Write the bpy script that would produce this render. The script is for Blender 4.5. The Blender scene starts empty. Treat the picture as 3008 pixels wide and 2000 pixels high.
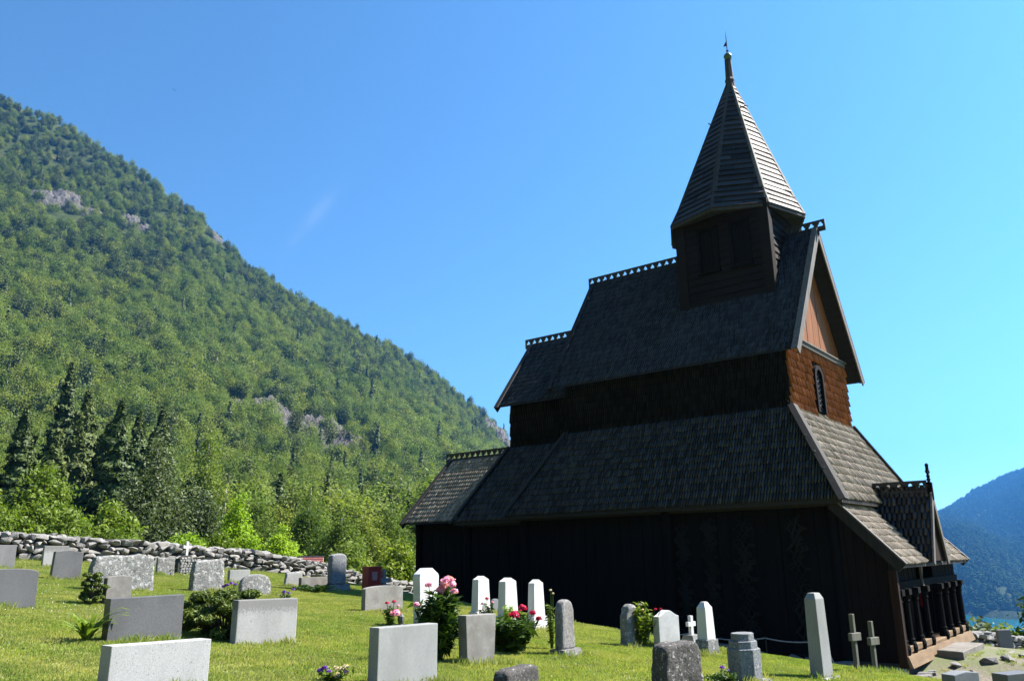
import bpy, bmesh, math, random
import numpy as np
from mathutils import Vector, Matrix, noise as mnoise

# ------------------------------------------------------------------ camera, sky, sun, exposure
# X runs south (along the west front), Y runs east (along the nave), Z up; the eye is the origin.
scene = bpy.context.scene
cam_data = bpy.data.cameras.new('camera')
cam_data.sensor_fit = 'HORIZONTAL'; cam_data.sensor_width = 36.0
cam_data.lens = 28.72
cam_data.clip_start = 0.1; cam_data.clip_end = 20000
cam = bpy.data.objects.new('camera', cam_data)
scene.collection.objects.link(cam)
cam.matrix_world = Matrix(((0.61841191, -0.18971835, -0.76260977),
                           (-0.78565764, -0.17095672, -0.594572),
                           (-0.01757205, 0.9668406, -0.25477535))).to_4x4()
scene.camera = cam

SUN_EL = math.radians(49.0)
SUN_AZ = math.radians(37.0)          # from south towards west
SUN_DIR = Vector((math.cos(SUN_EL) * math.cos(SUN_AZ), -math.cos(SUN_EL) * math.sin(SUN_AZ), math.sin(SUN_EL)))
world = bpy.data.worlds.new('World'); scene.world = world; world.use_nodes = True
wn = world.node_tree
bg = wn.nodes['Background']
sky = wn.nodes.new('ShaderNodeTexSky'); sky.sky_type = 'NISHITA'; sky.sun_disc = False
sky.sun_elevation = SUN_EL
sky.sun_rotation = math.atan2(SUN_DIR.x, SUN_DIR.y)
sky.altitude = 100; sky.air_density = 1.0; sky.dust_density = 0.0; sky.ozone_density = 1.0
tintn = wn.nodes.new('ShaderNodeMix'); tintn.data_type = 'RGBA'; tintn.blend_type = 'MULTIPLY'; tintn.inputs[0].default_value = 1.0
tintn.inputs[7].default_value = (0.555, 0.885, 1.07, 1)       # a clear northern summer sky, slightly cyan
wn.links.new(sky.outputs[0], tintn.inputs[6]); 
# one faint wisp of cirrus
wtc = wn.nodes.new('ShaderNodeTexCoord')
def wvm(op, a, b):
    n = wn.nodes.new('ShaderNodeVectorMath'); n.operation = op
    for i, v in enumerate((a, b)):
        if isinstance(v, tuple): n.inputs[i].default_value = v
        else: wn.links.new(v, n.inputs[i])
    return n
wsub = wvm('SUBTRACT', wtc.outputs['Generated'], (0.5612, 0.7308, 0.3885))
wlong = wvm('DOT_PRODUCT', wsub.outputs[0], (0.02, -0.50, 0.86)).outputs['Value']
wside = wvm('DOT_PRODUCT', wsub.outputs[0], (0.79, -0.55, -0.32)).outputs['Value']
def wm(op, a, b=0.0, c=None):
    n = wn.nodes.new('ShaderNodeMath'); n.operation = op
    for i, v in enumerate((a, b) if c is None else (a, b, c)):
        if isinstance(v, (int, float)): n.inputs[i].default_value = v
        else: wn.links.new(v, n.inputs[i])
    return n.outputs[0]
wn_ = wn.nodes.new('ShaderNodeTexNoise'); wn_.inputs['Scale'].default_value = 26; wn_.inputs['Detail'].default_value = 6; wn.links.new(wtc.outputs['Generated'], wn_.inputs['Vector'])
wq = wm('ADD', wm('POWER', wm('DIVIDE', wlong, 0.034), 2.0), wm('POWER', wm('DIVIDE', wm('ADD', wside, wm('MULTIPLY', wlong, -0.3)), 0.0085), 2.0))
wmask = wm('MULTIPLY', wm('EXPONENT', wm('MULTIPLY', wq, -1.0)), wm('MULTIPLY', wn_.outputs[0], 0.27))
wmix = wn.nodes.new('ShaderNodeMix'); wmix.data_type = 'RGBA'; wmix.inputs[7].default_value = (3.6, 4.4, 5.4, 1)
wn.links.new(wmask, wmix.inputs[0]); wn.links.new(tintn.outputs[2], wmix.inputs[6]); wn.links.new(wmix.outputs[2], bg.inputs[0])
bg.inputs[1].default_value = 0.050
sun_data = bpy.data.lights.new('sun', 'SUN'); sun_data.energy = 5.0; sun_data.angle = math.radians(0.53)
sun_data.color = (1.0, 0.94, 0.85)
sun = bpy.data.objects.new('sun', sun_data); scene.collection.objects.link(sun)
sun.rotation_euler = SUN_DIR.to_track_quat('Z', 'Y').to_euler()
scene.view_settings.view_transform = 'Standard'; scene.view_settings.look = 'None'
scene.view_settings.exposure = 2.0; scene.view_settings.gamma = 1.0
scene.view_settings.use_curve_mapping = False
scene.cycles.max_bounces = 6; scene.cycles.diffuse_bounces = 3; scene.cycles.glossy_bounces = 2
scene.cycles.transmission_bounces = 4; scene.cycles.transparent_max_bounces = 6
scene.cycles.volume_bounces = 0
scene.cycles.use_denoising = True

# ------------------------------------------------------------------ helpers
COL = scene.collection
RNG = np.random.default_rng(7)
random.seed(7)
PI = math.pi

def sstep(a, b, x):
    t = np.clip((x - a) / (b - a), 0, 1); return t * t * (3 - 2 * t)

def tag(o, label=None, cat=None, group=None, kind=None):
    if label: o['label'] = label
    if cat: o['category'] = cat
    if group: o['group'] = group
    if kind: o['kind'] = kind
    return o

def adopt(o, parent):
    o.parent = parent
    o.matrix_parent_inverse = parent.matrix_basis.inverted()
    return o

def empty(name, loc, rz=0.0):
    o = bpy.data.objects.new(name, None); COL.objects.link(o)
    o.empty_display_size = 0.1
    o.location = loc; o.rotation_euler = (0, 0, rz)
    return o

def np_mesh(name, V, F, mat=None, tint=None, smooth=False):
    V = np.asarray(V, np.float32); F = np.asarray(F, np.int32)
    me = bpy.data.meshes.new(name)
    k = F.shape[1]
    me.vertices.add(len(V)); me.vertices.foreach_set('co', V.ravel())
    me.loops.add(F.size); me.loops.foreach_set('vertex_index', F.ravel())
    me.polygons.add(len(F)); me.polygons.foreach_set('loop_start', np.arange(0, F.size, k, dtype=np.int32))
    if tint is not None:
        a = me.attributes.new('tint', 'FLOAT', 'POINT'); a.data.foreach_set('value', np.asarray(tint, np.float32))
    me.update(calc_edges=True)
    if smooth: me.polygons.foreach_set('use_smooth', np.ones(len(F), bool))
    if mat is not None:
        for m in (mat if isinstance(mat, (list, tuple)) else [mat]): me.materials.append(m)
    return me

def link_mesh(name, me, parent=None, local=False):
    o = bpy.data.objects.new(name, me); COL.objects.link(o)
    if parent is not None:
        o.parent = parent
        if not local: o.matrix_parent_inverse = parent.matrix_basis.inverted()
    return o

class MB:
    """collects boxes, bars, tubes and prisms; build() links them as one mesh"""
    def __init__(s): s.v = []; s.f = []
    def add(s, vs, fs):
        b = len(s.v); s.v += [tuple(x) for x in vs]; s.f += [tuple(b + i for i in q) for q in fs]; return s
    def hexa(s, p):      # 8 corners: bottom 4 (ccw from above), top 4
        return s.add(p, [(3, 2, 1, 0), (4, 5, 6, 7), (0, 1, 5, 4), (1, 2, 6, 5), (2, 3, 7, 6), (3, 0, 4, 7)])
    def box(s, x0, x1, y0, y1, z0, z1):
        return s.hexa([(x0, y0, z0), (x1, y0, z0), (x1, y1, z0), (x0, y1, z0), (x0, y0, z1), (x1, y0, z1), (x1, y1, z1), (x0, y1, z1)])
    def bar(s, a, b, w, t, up=(0, 0, 1)):
        a = Vector(a); b = Vector(b); d = (b - a).normalized(); up = Vector(up)
        x = d.cross(up).normalized() * (w / 2); n = x.cross(d).normalized() * (t / 2)
        c = [a - x - n, a + x - n, b + x - n, b - x - n, a - x + n, a + x + n, b + x + n, b - x + n]
        return s.hexa(c)
    def tube(s, pts, rad, n=8, cap=True):
        pts = [Vector(p) for p in pts]
        if not isinstance(rad, (list, tuple)): rad = [rad] * len(pts)
        base = len(s.v); ref = Vector((0.31, 0.17, 0.93))
        for i, p in enumerate(pts):
            d = (pts[min(i + 1, len(pts) - 1)] - pts[max(i - 1, 0)]).normalized()
            if abs(d.dot(ref)) > .97: ref = Vector((1, 0, 0))
            x = d.cross(ref).normalized(); y = d.cross(x)
            for k in range(n):
                a = 2 * PI * k / n
                s.v.append(tuple(p + (x * math.cos(a) + y * math.sin(a)) * rad[i]))
        for i in range(len(pts) - 1):
            for k in range(n):
                k2 = (k + 1) % n
                s.f.append((base + i * n + k, base + (i + 1) * n + k, base + (i + 1) * n + k2, base + i * n + k2))
        if cap:
            s.f.append(tuple(base + k for k in range(n)))
            s.f.append(tuple(base + (len(pts) - 1) * n + k for k in range(n - 1, -1, -1)))
        return s
    def lathe(s, base, prof, n=10):
        return s.tube([(base[0], base[1], base[2] + z) for r, z in prof], [max(r, .0005) for r, z in prof], n)
    def poly(s, pts): return s.add(pts, [tuple(range(len(pts)))])
    def prism(s, pts, off):
        n = len(pts); off = Vector(off)
        q = [tuple(Vector(p) + off) for p in pts]
        return s.add([tuple(p) for p in pts] + q, [tuple(range(n - 1, -1, -1)), tuple(range(n, 2 * n))] + [(i, (i + 1) % n, n + (i + 1) % n, n + i) for i in range(n)])
    def mesh(s, name, mat, bevel=0.0, smooth=False):
        me = bpy.data.meshes.new(name); me.from_pydata(s.v, [], s.f)
        bm = bmesh.new(); bm.from_mesh(me)
        bmesh.ops.recalc_face_normals(bm, faces=bm.faces)
        if bevel: bmesh.ops.bevel(bm, geom=list(bm.edges), offset=bevel, segments=1, affect='EDGES', profile=.5)
        bm.to_mesh(me); bm.free()
        if smooth: me.polygons.foreach_set('use_smooth', np.ones(len(me.polygons), bool))
        for m in (mat if isinstance(mat, (list, tuple)) else [mat]): me.materials.append(m)
        return me
    def build(s, name, mat, parent=None, bevel=0.0, smooth=False, local=False):
        return link_mesh(name, s.mesh(name, mat, bevel, smooth), parent, local)

# ------------------------------------------------------------------ materials
def ramp(nt, fac, stops):
    r = nt.nodes.new('ShaderNodeValToRGB'); e = r.color_ramp.elements
    while len(e) < len(stops): e.new(0.5)
    for el, (p, c) in zip(e, stops): el.position = p; el.color = (*c, 1)
    nt.links.new(fac, r.inputs[0]); return r.outputs[0]

def mixc(nt, fac, a, b, mode='MIX'):
    m = nt.nodes.new('ShaderNodeMix'); m.data_type = 'RGBA'; m.blend_type = mode
    for inp, v in ((m.inputs[0], fac), (m.inputs[6], a), (m.inputs[7], b)):
        if isinstance(v, (int, float)): inp.default_value = v
        elif isinstance(v, tuple): inp.default_value = (*v, 1)
        else: nt.links.new(v, inp)
    return m.outputs[2]

def tnoise(nt, co, scale, detail=5, rough=.55, stretch=None, dist=0.0):
    if stretch:
        mp = nt.nodes.new('ShaderNodeMapping'); mp.inputs['Scale'].default_value = stretch
        nt.links.new(co, mp.inputs[0]); co = mp.outputs[0]
    t = nt.nodes.new('ShaderNodeTexNoise'); t.inputs['Scale'].default_value = scale
    t.inputs['Detail'].default_value = detail; t.inputs['Roughness'].default_value = rough
    t.inputs['Distortion'].default_value = dist
    nt.links.new(co, t.inputs['Vector']); return t.outputs[0]

def math_node(nt, op, a, b=None):
    m = nt.nodes.new('ShaderNodeMath'); m.operation = op
    for i, v in enumerate((a, b)):
        if v is None: continue
        if isinstance(v, (int, float)): m.inputs[i].default_value = v
        else: nt.links.new(v, m.inputs[i])
    return m.outputs[0]

def base_mat(name):
    m = bpy.data.materials.new(name); m.use_nodes = True
    nt = m.node_tree; b = nt.nodes['Principled BSDF']
    return m, nt, b

def tcoord(nt, kind='Object'):
    if kind == 'World':
        g = nt.nodes.new('ShaderNodeNewGeometry'); return g.outputs['Position']
    t = nt.nodes.new('ShaderNodeTexCoord'); return t.outputs[kind]

def bump(nt, b, h, strength, dist=0.01):
    n = nt.nodes.new('ShaderNodeBump'); n.inputs['Strength'].default_value = strength; n.inputs['Distance'].default_value = dist
    nt.links.new(h, n.inputs['Height']); nt.links.new(n.outputs[0], b.inputs['Normal'])

def wood(name, dark, light, grain=(1, 1, .08), scale=14, rough=.75, spec=.25, tint=False, bstr=.5, coord='World'):
    m, nt, b = base_mat(name); co = tcoord(nt, coord)
    g = tnoise(nt, co, scale, 8, .65, grain)
    big = tnoise(nt, co, 1.3, 4, .6)
    c = ramp(nt, g, [(.3, dark), (.72, light)])
    c = mixc(nt, math_node(nt, 'MULTIPLY', big, .55), c, tuple(x * .55 for x in dark))
    if tint:
        a = nt.nodes.new('ShaderNodeAttribute'); a.attribute_name = 'tint'
        c = mixc(nt, 1.0, c, a.outputs['Color'], 'MULTIPLY')
        sq = math_node(nt, 'MULTIPLY', math_node(nt, 'POWER', a.outputs['Fac'], 1.3), spec * .62)
    nt.links.new(c, b.inputs['Base Color']); b.inputs['Roughness'].default_value = rough
    b.inputs['Specular IOR Level'].default_value = spec
    if tint: nt.links.new(sq, b.inputs['Specular IOR Level'])
    bump(nt, b, g, bstr, .006)
    return m

STONE_K, LEAF_K = .60, .80
def kk(c, k): return tuple(x * k for x in c) if c else c
def stone(name, c1, c2, scale=40, spots=None, spot_scale=14, spot_cut=.56, rough=.85, bstr=.35, bdist=.004, c3=None, top_stain=None, hammered=0, grime=.55):
    c1, c2, c3, spots, top_stain = (kk(q, STONE_K) for q in (c1, c2, c3, spots, top_stain))
    m, nt, b = base_mat(name); co = tcoord(nt)
    oi = nt.nodes.new('ShaderNodeObjectInfo')
    add = nt.nodes.new('ShaderNodeVectorMath'); add.operation = 'ADD'
    sc = nt.nodes.new('ShaderNodeVectorMath'); sc.operation = 'SCALE'; sc.inputs[0].default_value = (17.3, 9.1, 5.7)
    nt.links.new(oi.outputs['Random'], sc.inputs['Scale'])
    nt.links.new(co, add.inputs[0]); nt.links.new(sc.outputs[0], add.inputs[1]); co2 = add.outputs[0]
    f = tnoise(nt, co2, scale, 8, .7)
    c = ramp(nt, f, [(.32, c1), (.68, c2)])
    big = tnoise(nt, co2, 4.5, 5, .6)
    if c3: c = mixc(nt, ramp(nt, big, [(.42, (0, 0, 0)), (.66, (1, 1, 1))]), c, c3)
    if spots:
        s = tnoise(nt, co2, spot_scale, 7, .72)
        c = mixc(nt, ramp(nt, s, [(spot_cut, (0, 0, 0)), (spot_cut + .05, (1, 1, 1))]), c, spots)
        s2 = tnoise(nt, co2, spot_scale * 2.3, 5, .7)
        c = mixc(nt, ramp(nt, s2, [(.64, (0, 0, 0)), (.68, (.8, .8, .8))]), c, tuple(x * .35 for x in c1))
    if top_stain:   # weather streaks running down from the top edge
        se = nt.nodes.new('ShaderNodeSeparateXYZ'); nt.links.new(tcoord(nt, 'Generated'), se.inputs[0])
        st = tnoise(nt, co2, 55, 9, .8, (1, 1, .6))
        h = math_node(nt, 'ADD', math_node(nt, 'MULTIPLY', se.outputs[2], .8), math_node(nt, 'MULTIPLY', st, .7))
        c = mixc(nt, ramp(nt, h, [(.93, (0, 0, 0)), (1.22, (.5, .5, .5))]), c, top_stain)
    gr = tnoise(nt, co2, 2.2, 6, .65, (1, 1, .5))      # broad uneven grime
    c = mixc(nt, ramp(nt, gr, [(.42, (0, 0, 0)), (.72, (grime, grime, grime))]), c, kk(c1, .55))
    nt.links.new(c, b.inputs['Base Color']); b.inputs['Roughness'].default_value = rough
    b.inputs['Specular IOR Level'].default_value = .25
    hgt = f
    if hammered:
        v = nt.nodes.new('ShaderNodeTexVoronoi'); v.inputs['Scale'].default_value = 22; v.inputs['Randomness'].default_value = 1
        d = tnoise(nt, co2, 18, 3, .6)
        wv = nt.nodes.new('ShaderNodeVectorMath'); wv.operation = 'ADD'
        nt.links.new(co2, wv.inputs[0]); nt.links.new(d, wv.inputs[1]); nt.links.new(wv.outputs[0], v.inputs['Vector'])
        hgt = math_node(nt, 'ADD', math_node(nt, 'MULTIPLY', v.outputs['Distance'], hammered), math_node(nt, 'MULTIPLY', f, .3))
        bump(nt, b, hgt, .55, .017)
    else:
        bump(nt, b, hgt, bstr, bdist)
    return m

def leaf(name, c1, c2, trans=.35, var=.35, rough=.55, nscale=.6, spec=.2, patch=None):
    c1, c2 = kk(c1, LEAF_K), kk(c2, LEAF_K)
    m, nt, b = base_mat(name)
    oi = nt.nodes.new('ShaderNodeObjectInfo')
    co = tcoord(nt)
    f = tnoise(nt, co, nscale, 4, .7)
    c = ramp(nt, f, [(.34, c1), (.66, c2)])
    if patch:      # wide dry and lush patches across the lawn
        wp = tcoord(nt, 'World'); c = mixc(nt, ramp(nt, tnoise(nt, wp, .7, 5, .62), [(.42, (0, 0, 0)), (.62, (.95, .95, .95))]), c, kk(patch, LEAF_K))
        c = mixc(nt, ramp(nt, tnoise(nt, wp, 2.6, 4, .6), [(.46, (0, 0, 0)), (.70, (.6, .6, .6))]), c, kk(c1, .75))
    r2 = ramp(nt, oi.outputs['Random'], [(0, (1 - var, 1 - var * .8, 1 - var)), (.5, (1, 1, 1)), (1, (1 + var * .75, 1 + var * .35, 1 - var * .2))])
    c = mixc(nt, 1.0, c, r2, 'MULTIPLY')
    nt.links.new(c, b.inputs['Base Color']); b.inputs['Roughness'].default_value = rough
    b.inputs['Specular IOR Level'].default_value = spec
    tr = nt.nodes.new('ShaderNodeBsdfTranslucent'); nt.links.new(mixc(nt, 1.0, c, (1.15, 1.25, .55), 'MULTIPLY'), tr.inputs[0])
    mx = nt.nodes.new('ShaderNodeMixShader'); mx.inputs[0].default_value = trans
    nt.links.new(b.outputs[0], mx.inputs[1]); nt.links.new(tr.outputs[0], mx.inputs[2])
    nt.links.new(mx.outputs[0], nt.nodes['Material Output'].inputs[0])
    return m

def plain(name, col, rough=.6, metal=0.0, var=.25, scale=12):
    m, nt, b = base_mat(name); co = tcoord(nt)
    f = tnoise(nt, co, scale, 5, .6)
    c = ramp(nt, f, [(.3, tuple(x * (1 - var) for x in col)), (.7, tuple(min(1, x * (1 + var)) for x in col))])
    nt.links.new(c, b.inputs['Base Color']); b.inputs['Roughness'].default_value = rough; b.inputs['Metallic'].default_value = metal
    bump(nt, b, f, .15, .003)
    return m

M = {}
M['shingle'] = wood('weathered_roof_shingle', (.0015, .002, .003), (.026, .028, .033), (1, 1, 1), 12, .30, .55, tint=True, bstr=.35)
M['shingle_pale'] = wood('sunlit_tone_shingle', (.095, .078, .060), (.48, .40, .315), (1, 1, 1), 34, .7, .3, tint=True, bstr=.35)  # paler copy of the roof shingle, sunlight put into its colour
M['shingle_brown'] = wood('brown_wall_shingle', (.13, .036, .008), (.46, .145, .034), (1, 1, 1), 30, .6, .35, tint=True, bstr=.35)
M['shingle_tar'] = wood('tarred_wall_shingle', (.001, .001, .0012), (.0042, .0039, .0040), (1, 1, 1), 30, .5, .2, tint=True, bstr=.35)
M['tar'] = wood('tarred_wood', (.0035, .0035, .0035), (.012, .0105, .0095), (1, 1, .06), 18, .85, .06)
M['tar_brown'] = wood('brown_tarred_wood', (.008, .005, .004), (.05, .022, .010), (1, 1, .06), 16, .75, .12)
M['deck'] = plain('dark_roof_deck', (.012, .011, .010), .9)
M['gable'] = wood('orange_brown_planks', (.12, .038, .006), (.31, .110, .017), (2.6, 2.6, .05), 12, .6, .3)
M['grey_board'] = wood('silver_grey_board', (.06, .055, .05), (.20, .182, .16), (1, 1, .1), 20, .75, .25)
M['dark_board'] = wood('dark_grey_board', (.02, .019, .018), (.065, .06, .055), (1, 1, .1), 20, .75, .25)
M['clap'] = wood('tower_clapboard', (.004, .0035, .003), (.022, .014, .009), (.15, .15, 3), 10, .65, .12)
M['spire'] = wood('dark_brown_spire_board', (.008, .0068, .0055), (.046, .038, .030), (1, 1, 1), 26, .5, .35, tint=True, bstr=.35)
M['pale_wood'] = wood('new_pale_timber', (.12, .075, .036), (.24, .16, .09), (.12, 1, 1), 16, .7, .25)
M['spire_lit'] = wood('sunlit_tone_spire_board', (.016, .0125, .009), (.072, .057, .040), (1, 1, 1), 26, .6, .3, tint=True, bstr=.35)  # lit copy of the spire board; sun brightness put into the colour
M['hip'] = wood('dark_hip_board', (.010, .0095, .009), (.035, .032, .029), (1, 1, .1), 20, .75, .2)
M['side'] = wood('dark_brown_plank', (.0028, .0022, .002), (.015, .0082, .0050), (1, 1, .06), 12, .75, .1)
M['carve'] = wood('carved_wood', (.004, .0038, .0037), (.011, .010, .0095), (1, 1, 1), 20, .7, .2)
M['copper'] = plain('green_copper', (.05, .10, .06), .5, .4)
M['iron'] = plain('dark_iron', (.03, .03, .032), .5, .7)
M['glass'] = plain('leaded_dark_glass', (.02, .022, .028), .15)
M['granite_mid'] = stone('mid_grey_granite', (.17, .17, .175), (.30, .30, .305), 90, rough=.6, bstr=.1, spots=(.42, .42, .41), spot_scale=45, spot_cut=.70)
M['granite_dark'] = stone('dark_grey_granite', (.12, .12, .125), (.20, .20, .205), 90, rough=.5, bstr=.08, spots=(.40, .40, .38), spot_scale=38, spot_cut=.71)
M['concrete'] = stone('pale_concrete', (0.360, 0.360, 0.353), (0.475, 0.475, 0.461), 55, spots=(0.259, 0.259, 0.245), spot_scale=22, spot_cut=.63, top_stain=(0.086, 0.079, 0.072), bstr=.4)
M['concrete_clean'] = stone('smooth_grey_concrete', (0.340, 0.347, 0.340), (0.408, 0.415, 0.408), 45, spots=(0.231, 0.231, 0.218), spot_scale=20, spot_cut=.70, bstr=.15)
M['granite_white'] = stone('white_speckled_granite', (0.360, 0.360, 0.360), (0.605, 0.605, 0.598), 120, spots=(0.216, 0.216, 0.216), spot_scale=50, spot_cut=.60, bstr=.25)
M['white_hammered'] = stone('hammered_white_stone', (.90, .90, .88), (.99, .99, .97), 60, hammered=1.4, grime=.12)
M['white_stone'] = stone('white_painted_stone', (.76, .76, .75), (.88, .88, .87), 40, c3=(.70, .70, .68), bstr=.6, bdist=.008, grime=.1)
M['marble'] = stone('white_marble', (.72, .72, .70), (.86, .86, .85), 12, c3=(.62, .61, .60), rough=.5, bstr=.05, grime=.2)
M['lichen'] = stone('lichen_covered_stone', (.17, .17, .165), (.36, .36, .35), 40, spots=(.62, .62, .60), spot_scale=17, spot_cut=.54, bstr=.9, bdist=.02)
M['lichen_dark'] = stone('dark_lichened_stone', (.045, .04, .038), (.17, .16, .15), 45, spots=(.50, .48, .46), spot_scale=22, spot_cut=.565, bstr=.9, bdist=.02)
M['lichen_round'] = stone('rough_dark_gravestone', (.20, .19, .178), (.50, .48, .455), 30, spots=(.62, .61, .59), spot_scale=20, spot_cut=.58, hammered=2.2)
M['blue_stone'] = stone('blue_grey_lichened_stone', (.13, .14, .155), (.40, .41, .43), 40, spots=(.52, .53, .54), spot_scale=22, spot_cut=.60, bstr=.8, bdist=.02)
M['blue_grey'] = stone('blue_grey_stone', (.17, .19, .21), (.30, .32, .34), 60, bstr=.2)  # bluish cast of shade put into the grey of the crosses
M['tan_stone'] = stone('grey_tan_concrete', (.26, .25, .23), (.38, .37, .345), 40, spots=(.60, .59, .56), spot_scale=36, spot_cut=.70, c3=(.22, .205, .185), bstr=.6)
M['red_granite'] = stone('red_granite', (.34, .035, .028), (.46, .065, .05), 90, rough=.3, bstr=.05)
M['wall_stone'] = stone('dry_wall_stone', (.23, .222, .21), (.48, .464, .44), 9, spots=(.60, .59, .57), spot_scale=12, spot_cut=.60, c3=(.33, .315, .30), bstr=.8, bdist=.03)
M['rubble'] = stone('foundation_stone', (.18, .173, .165), (.36, .35, .335), 9, spots=(.55, .54, .52), spot_scale=12, spot_cut=.62, bstr=.8, bdist=.03)
M['step_stone'] = stone('step_stone', (.22, .20, .175), (.36, .33, .295), 24, bstr=.7, bdist=.015, c3=(.20, .18, .15))
M['cross_wood'] = wood('grey_weathered_wood', (.085, .082, .066), (.18, .172, .145), (1, 1, .12), 22, .8, .2)
M['mortar_core'] = plain('dark_wall_core', (.03, .03, .026), .95)
M['gold_letters'] = plain('pale_inscription', (.35, .27, .26), .6)
M['bark'] = wood('tree_bark', (.05, .04, .03), (.16, .13, .10), (1, 1, .3), 8, .9, .1)
M['birch_bark'] = wood('birch_bark', (.20, .19, .17), (.62, .60, .56), (1, 1, 2), 5, .8, .1)
M['rope'] = plain('pale_rope', (.25, .25, .24), .8)
M['red_paint'] = plain('red_enamel', (.45, .02, .015), .35)
M['tile_red'] = plain('red_roof_tile', (.16, .035, .026), .7)
M['leaf_birch'] = leaf('birch_leaves', (.118, .168, .036), (.200, .262, .060), .35, .45, spec=.06, nscale=.35)
M['leaf_far'] = leaf('far_slope_trees', (.024, .050, .024), (.066, .108, .050), .0, .15, spec=0.0, nscale=.2)
M['leaf_pine'] = leaf('pine_needles', (.072, .108, .032), (.125, .155, .052), .15, .3, spec=.06)
M['leaf_spruce'] = leaf('spruce_needles', (.045, .075, .020), (.125, .165, .045), .12, .3, nscale=.9)
M['leaf_lime'] = leaf('yellow_green_leaves', (.10, .16, .018), (.22, .29, .045), .4, .25, nscale=.9)
M['leaf_ash'] = leaf('bright_green_leaves', (.19, .31, .02), (.36, .50, .05), .45, .1, nscale=1.3)
M['leaf_willow'] = leaf('grey_green_leaves', (.075, .105, .045), (.15, .185, .085), .3, .25, nscale=.9)
M['leaf_dark'] = leaf('dark_garden_leaves', (.025, .06, .010), (.085, .15, .025), .25, .1, nscale=6)
M['leaf_yew'] = leaf('yew_needles', (.03, .055, .008), (.16, .21, .035), .15, .05, nscale=9)
M['leaf_lily'] = leaf('lily_leaves', (.10, .17, .02), (.25, .33, .07), .35, .05, nscale=7)
M['petal_pink'] = leaf('pink_petals', (.80, .22, .46), (1.0, .56, .76), .3, .05, nscale=30)
M['petal_red'] = leaf('crimson_petals', (.50, .008, .05), (.76, .03, .13), .3, .08, nscale=30)
M['petal_purple'] = leaf('purple_petals', (.12, .03, .34), (.26, .10, .56), .25, .05, nscale=30)
M['petal_cream'] = leaf('cream_petals', (.72, .58, .38), (.86, .76, .55), .3, .05, nscale=30)
M['grass'] = leaf('grass_blades', (.185, .275, .05), (.34, .425, .105), .4, .22, nscale=1.2, rough=.6, patch=(.40, .415, .15))
M['grass_dry'] = leaf('dry_grass', (.36, .34, .13), (.52, .48, .22), .35, .2, nscale=1.2, rough=.7)
M['clover'] = plain('clover_flower', (.40, .39, .34), .8)

# ------------------------------------------------------------------ terrain
def near_z(X, Y):
    X = np.asarray(X, float); Y = np.asarray(Y, float)
    L = -1.19 - .0556 * X + .0776 * Y
    pad = (-2.42 + .06 * (np.clip(Y, 3, 40) - 5) + .06 * np.clip(Y - 17, 0, 12) - .02 * np.clip(X - 18, 0, 20) - .10 * np.clip(X - 23, 0, 14) * (1 - sstep(6, 12, Y)) - .04 * (1 - sstep(4.1, 5.0, Y)) + .36 * sstep(18.8, 20.6, X) * (1 - sstep(4.6, 5.4, Y))
           - .05 * np.clip(X - 16, 0, 8) * sstep(14, 20, Y))
    st = 12.2 + .3 * np.clip(Y - 6, 0, 11); en = 17.5 + 6.5 * sstep(19, 22, Y)
    w = sstep(st, en, X)
    return L * (1 - w) + pad * w + .012 * np.sin(X * 1.9 + Y * .7) * np.sin(Y * 1.3 - X * .5)

RAZ = [-180, -60, -20, 0, 14, 17, 20, 23.2, 26.8, 30, 33, 36.3, 39.7, 43.4, 46.6, 49.5, 51.7, 55, 60, 180]
RVAL = [.10, .40, .58, .56, .53, .510, .499, .474, .439, .405, .356, .316, .284, .251, .217, .173, .138, .07, .0, .0]
FJORD = -110.0

def fbm(X, Y, s):
    return (np.sin(X / s + 1.3 * np.sin(Y / (s * 1.7))) + np.sin(Y / (s * .9) + 1.7 * np.sin(X / (s * 1.4) + 2))
            + .5 * np.sin(X / (s * .43) + Y / (s * .51)) + .5 * np.sin(Y / (s * .37) - X / (s * .61) + 1)) / 3

def ground_z(X, Y):
    X = np.asarray(X, float); Y = np.asarray(Y, float)
    d = np.hypot(X, Y); az = np.degrees(np.arctan2(X, Y))
    r = np.interp(az, RAZ, RVAL)
    D1 = 1100 + 120 * np.sin(np.radians(az) * 7)
    q = np.minimum(d, D1) / D1
    hill = r * D1 * q ** 2.14 - .55 * np.clip(d - D1, 0, 3000)
    hill = np.maximum(hill, -60) + np.clip(d - 90, 0, 400) * .012 * fbm(X, Y, 60)
    drop = sstep(54, 62, az) * (1 - sstep(165, 178, az))
    out = (-2.2 + hill) * (1 - drop) + drop * np.maximum(-2.7 - .30 * np.clip(d - 34, 0, 1e5), -118)
    b = sstep(26, 44, d)
    b = np.where(drop > 0, np.maximum(b * (1 - drop), drop * sstep(32, 46, d)), b)
    lim = np.clip(d, 0, 46) / np.maximum(d, 1e-6)
    return near_z(X * lim, Y * lim) * (1 - b) + out * b

def polar(name, radii, angs, mat, zfun):
    R_, A_ = np.meshgrid(radii, angs, indexing='ij')
    X = R_ * np.sin(A_); Y = R_ * np.cos(A_)
    V = np.stack([X, Y, zfun(X, Y)], -1).reshape(-1, 3)
    n, m = len(radii), len(angs); F = []
    idx = np.arange(n * m).reshape(n, m)
    F = np.stack([idx[:-1, :-1], idx[:-1, 1:], idx[1:, 1:], idx[1:, :-1]], -1).reshape(-1, 4)[:, ::-1]
    o = link_mesh(name, np_mesh(name, V, F, mat, smooth=True))
    return o

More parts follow.
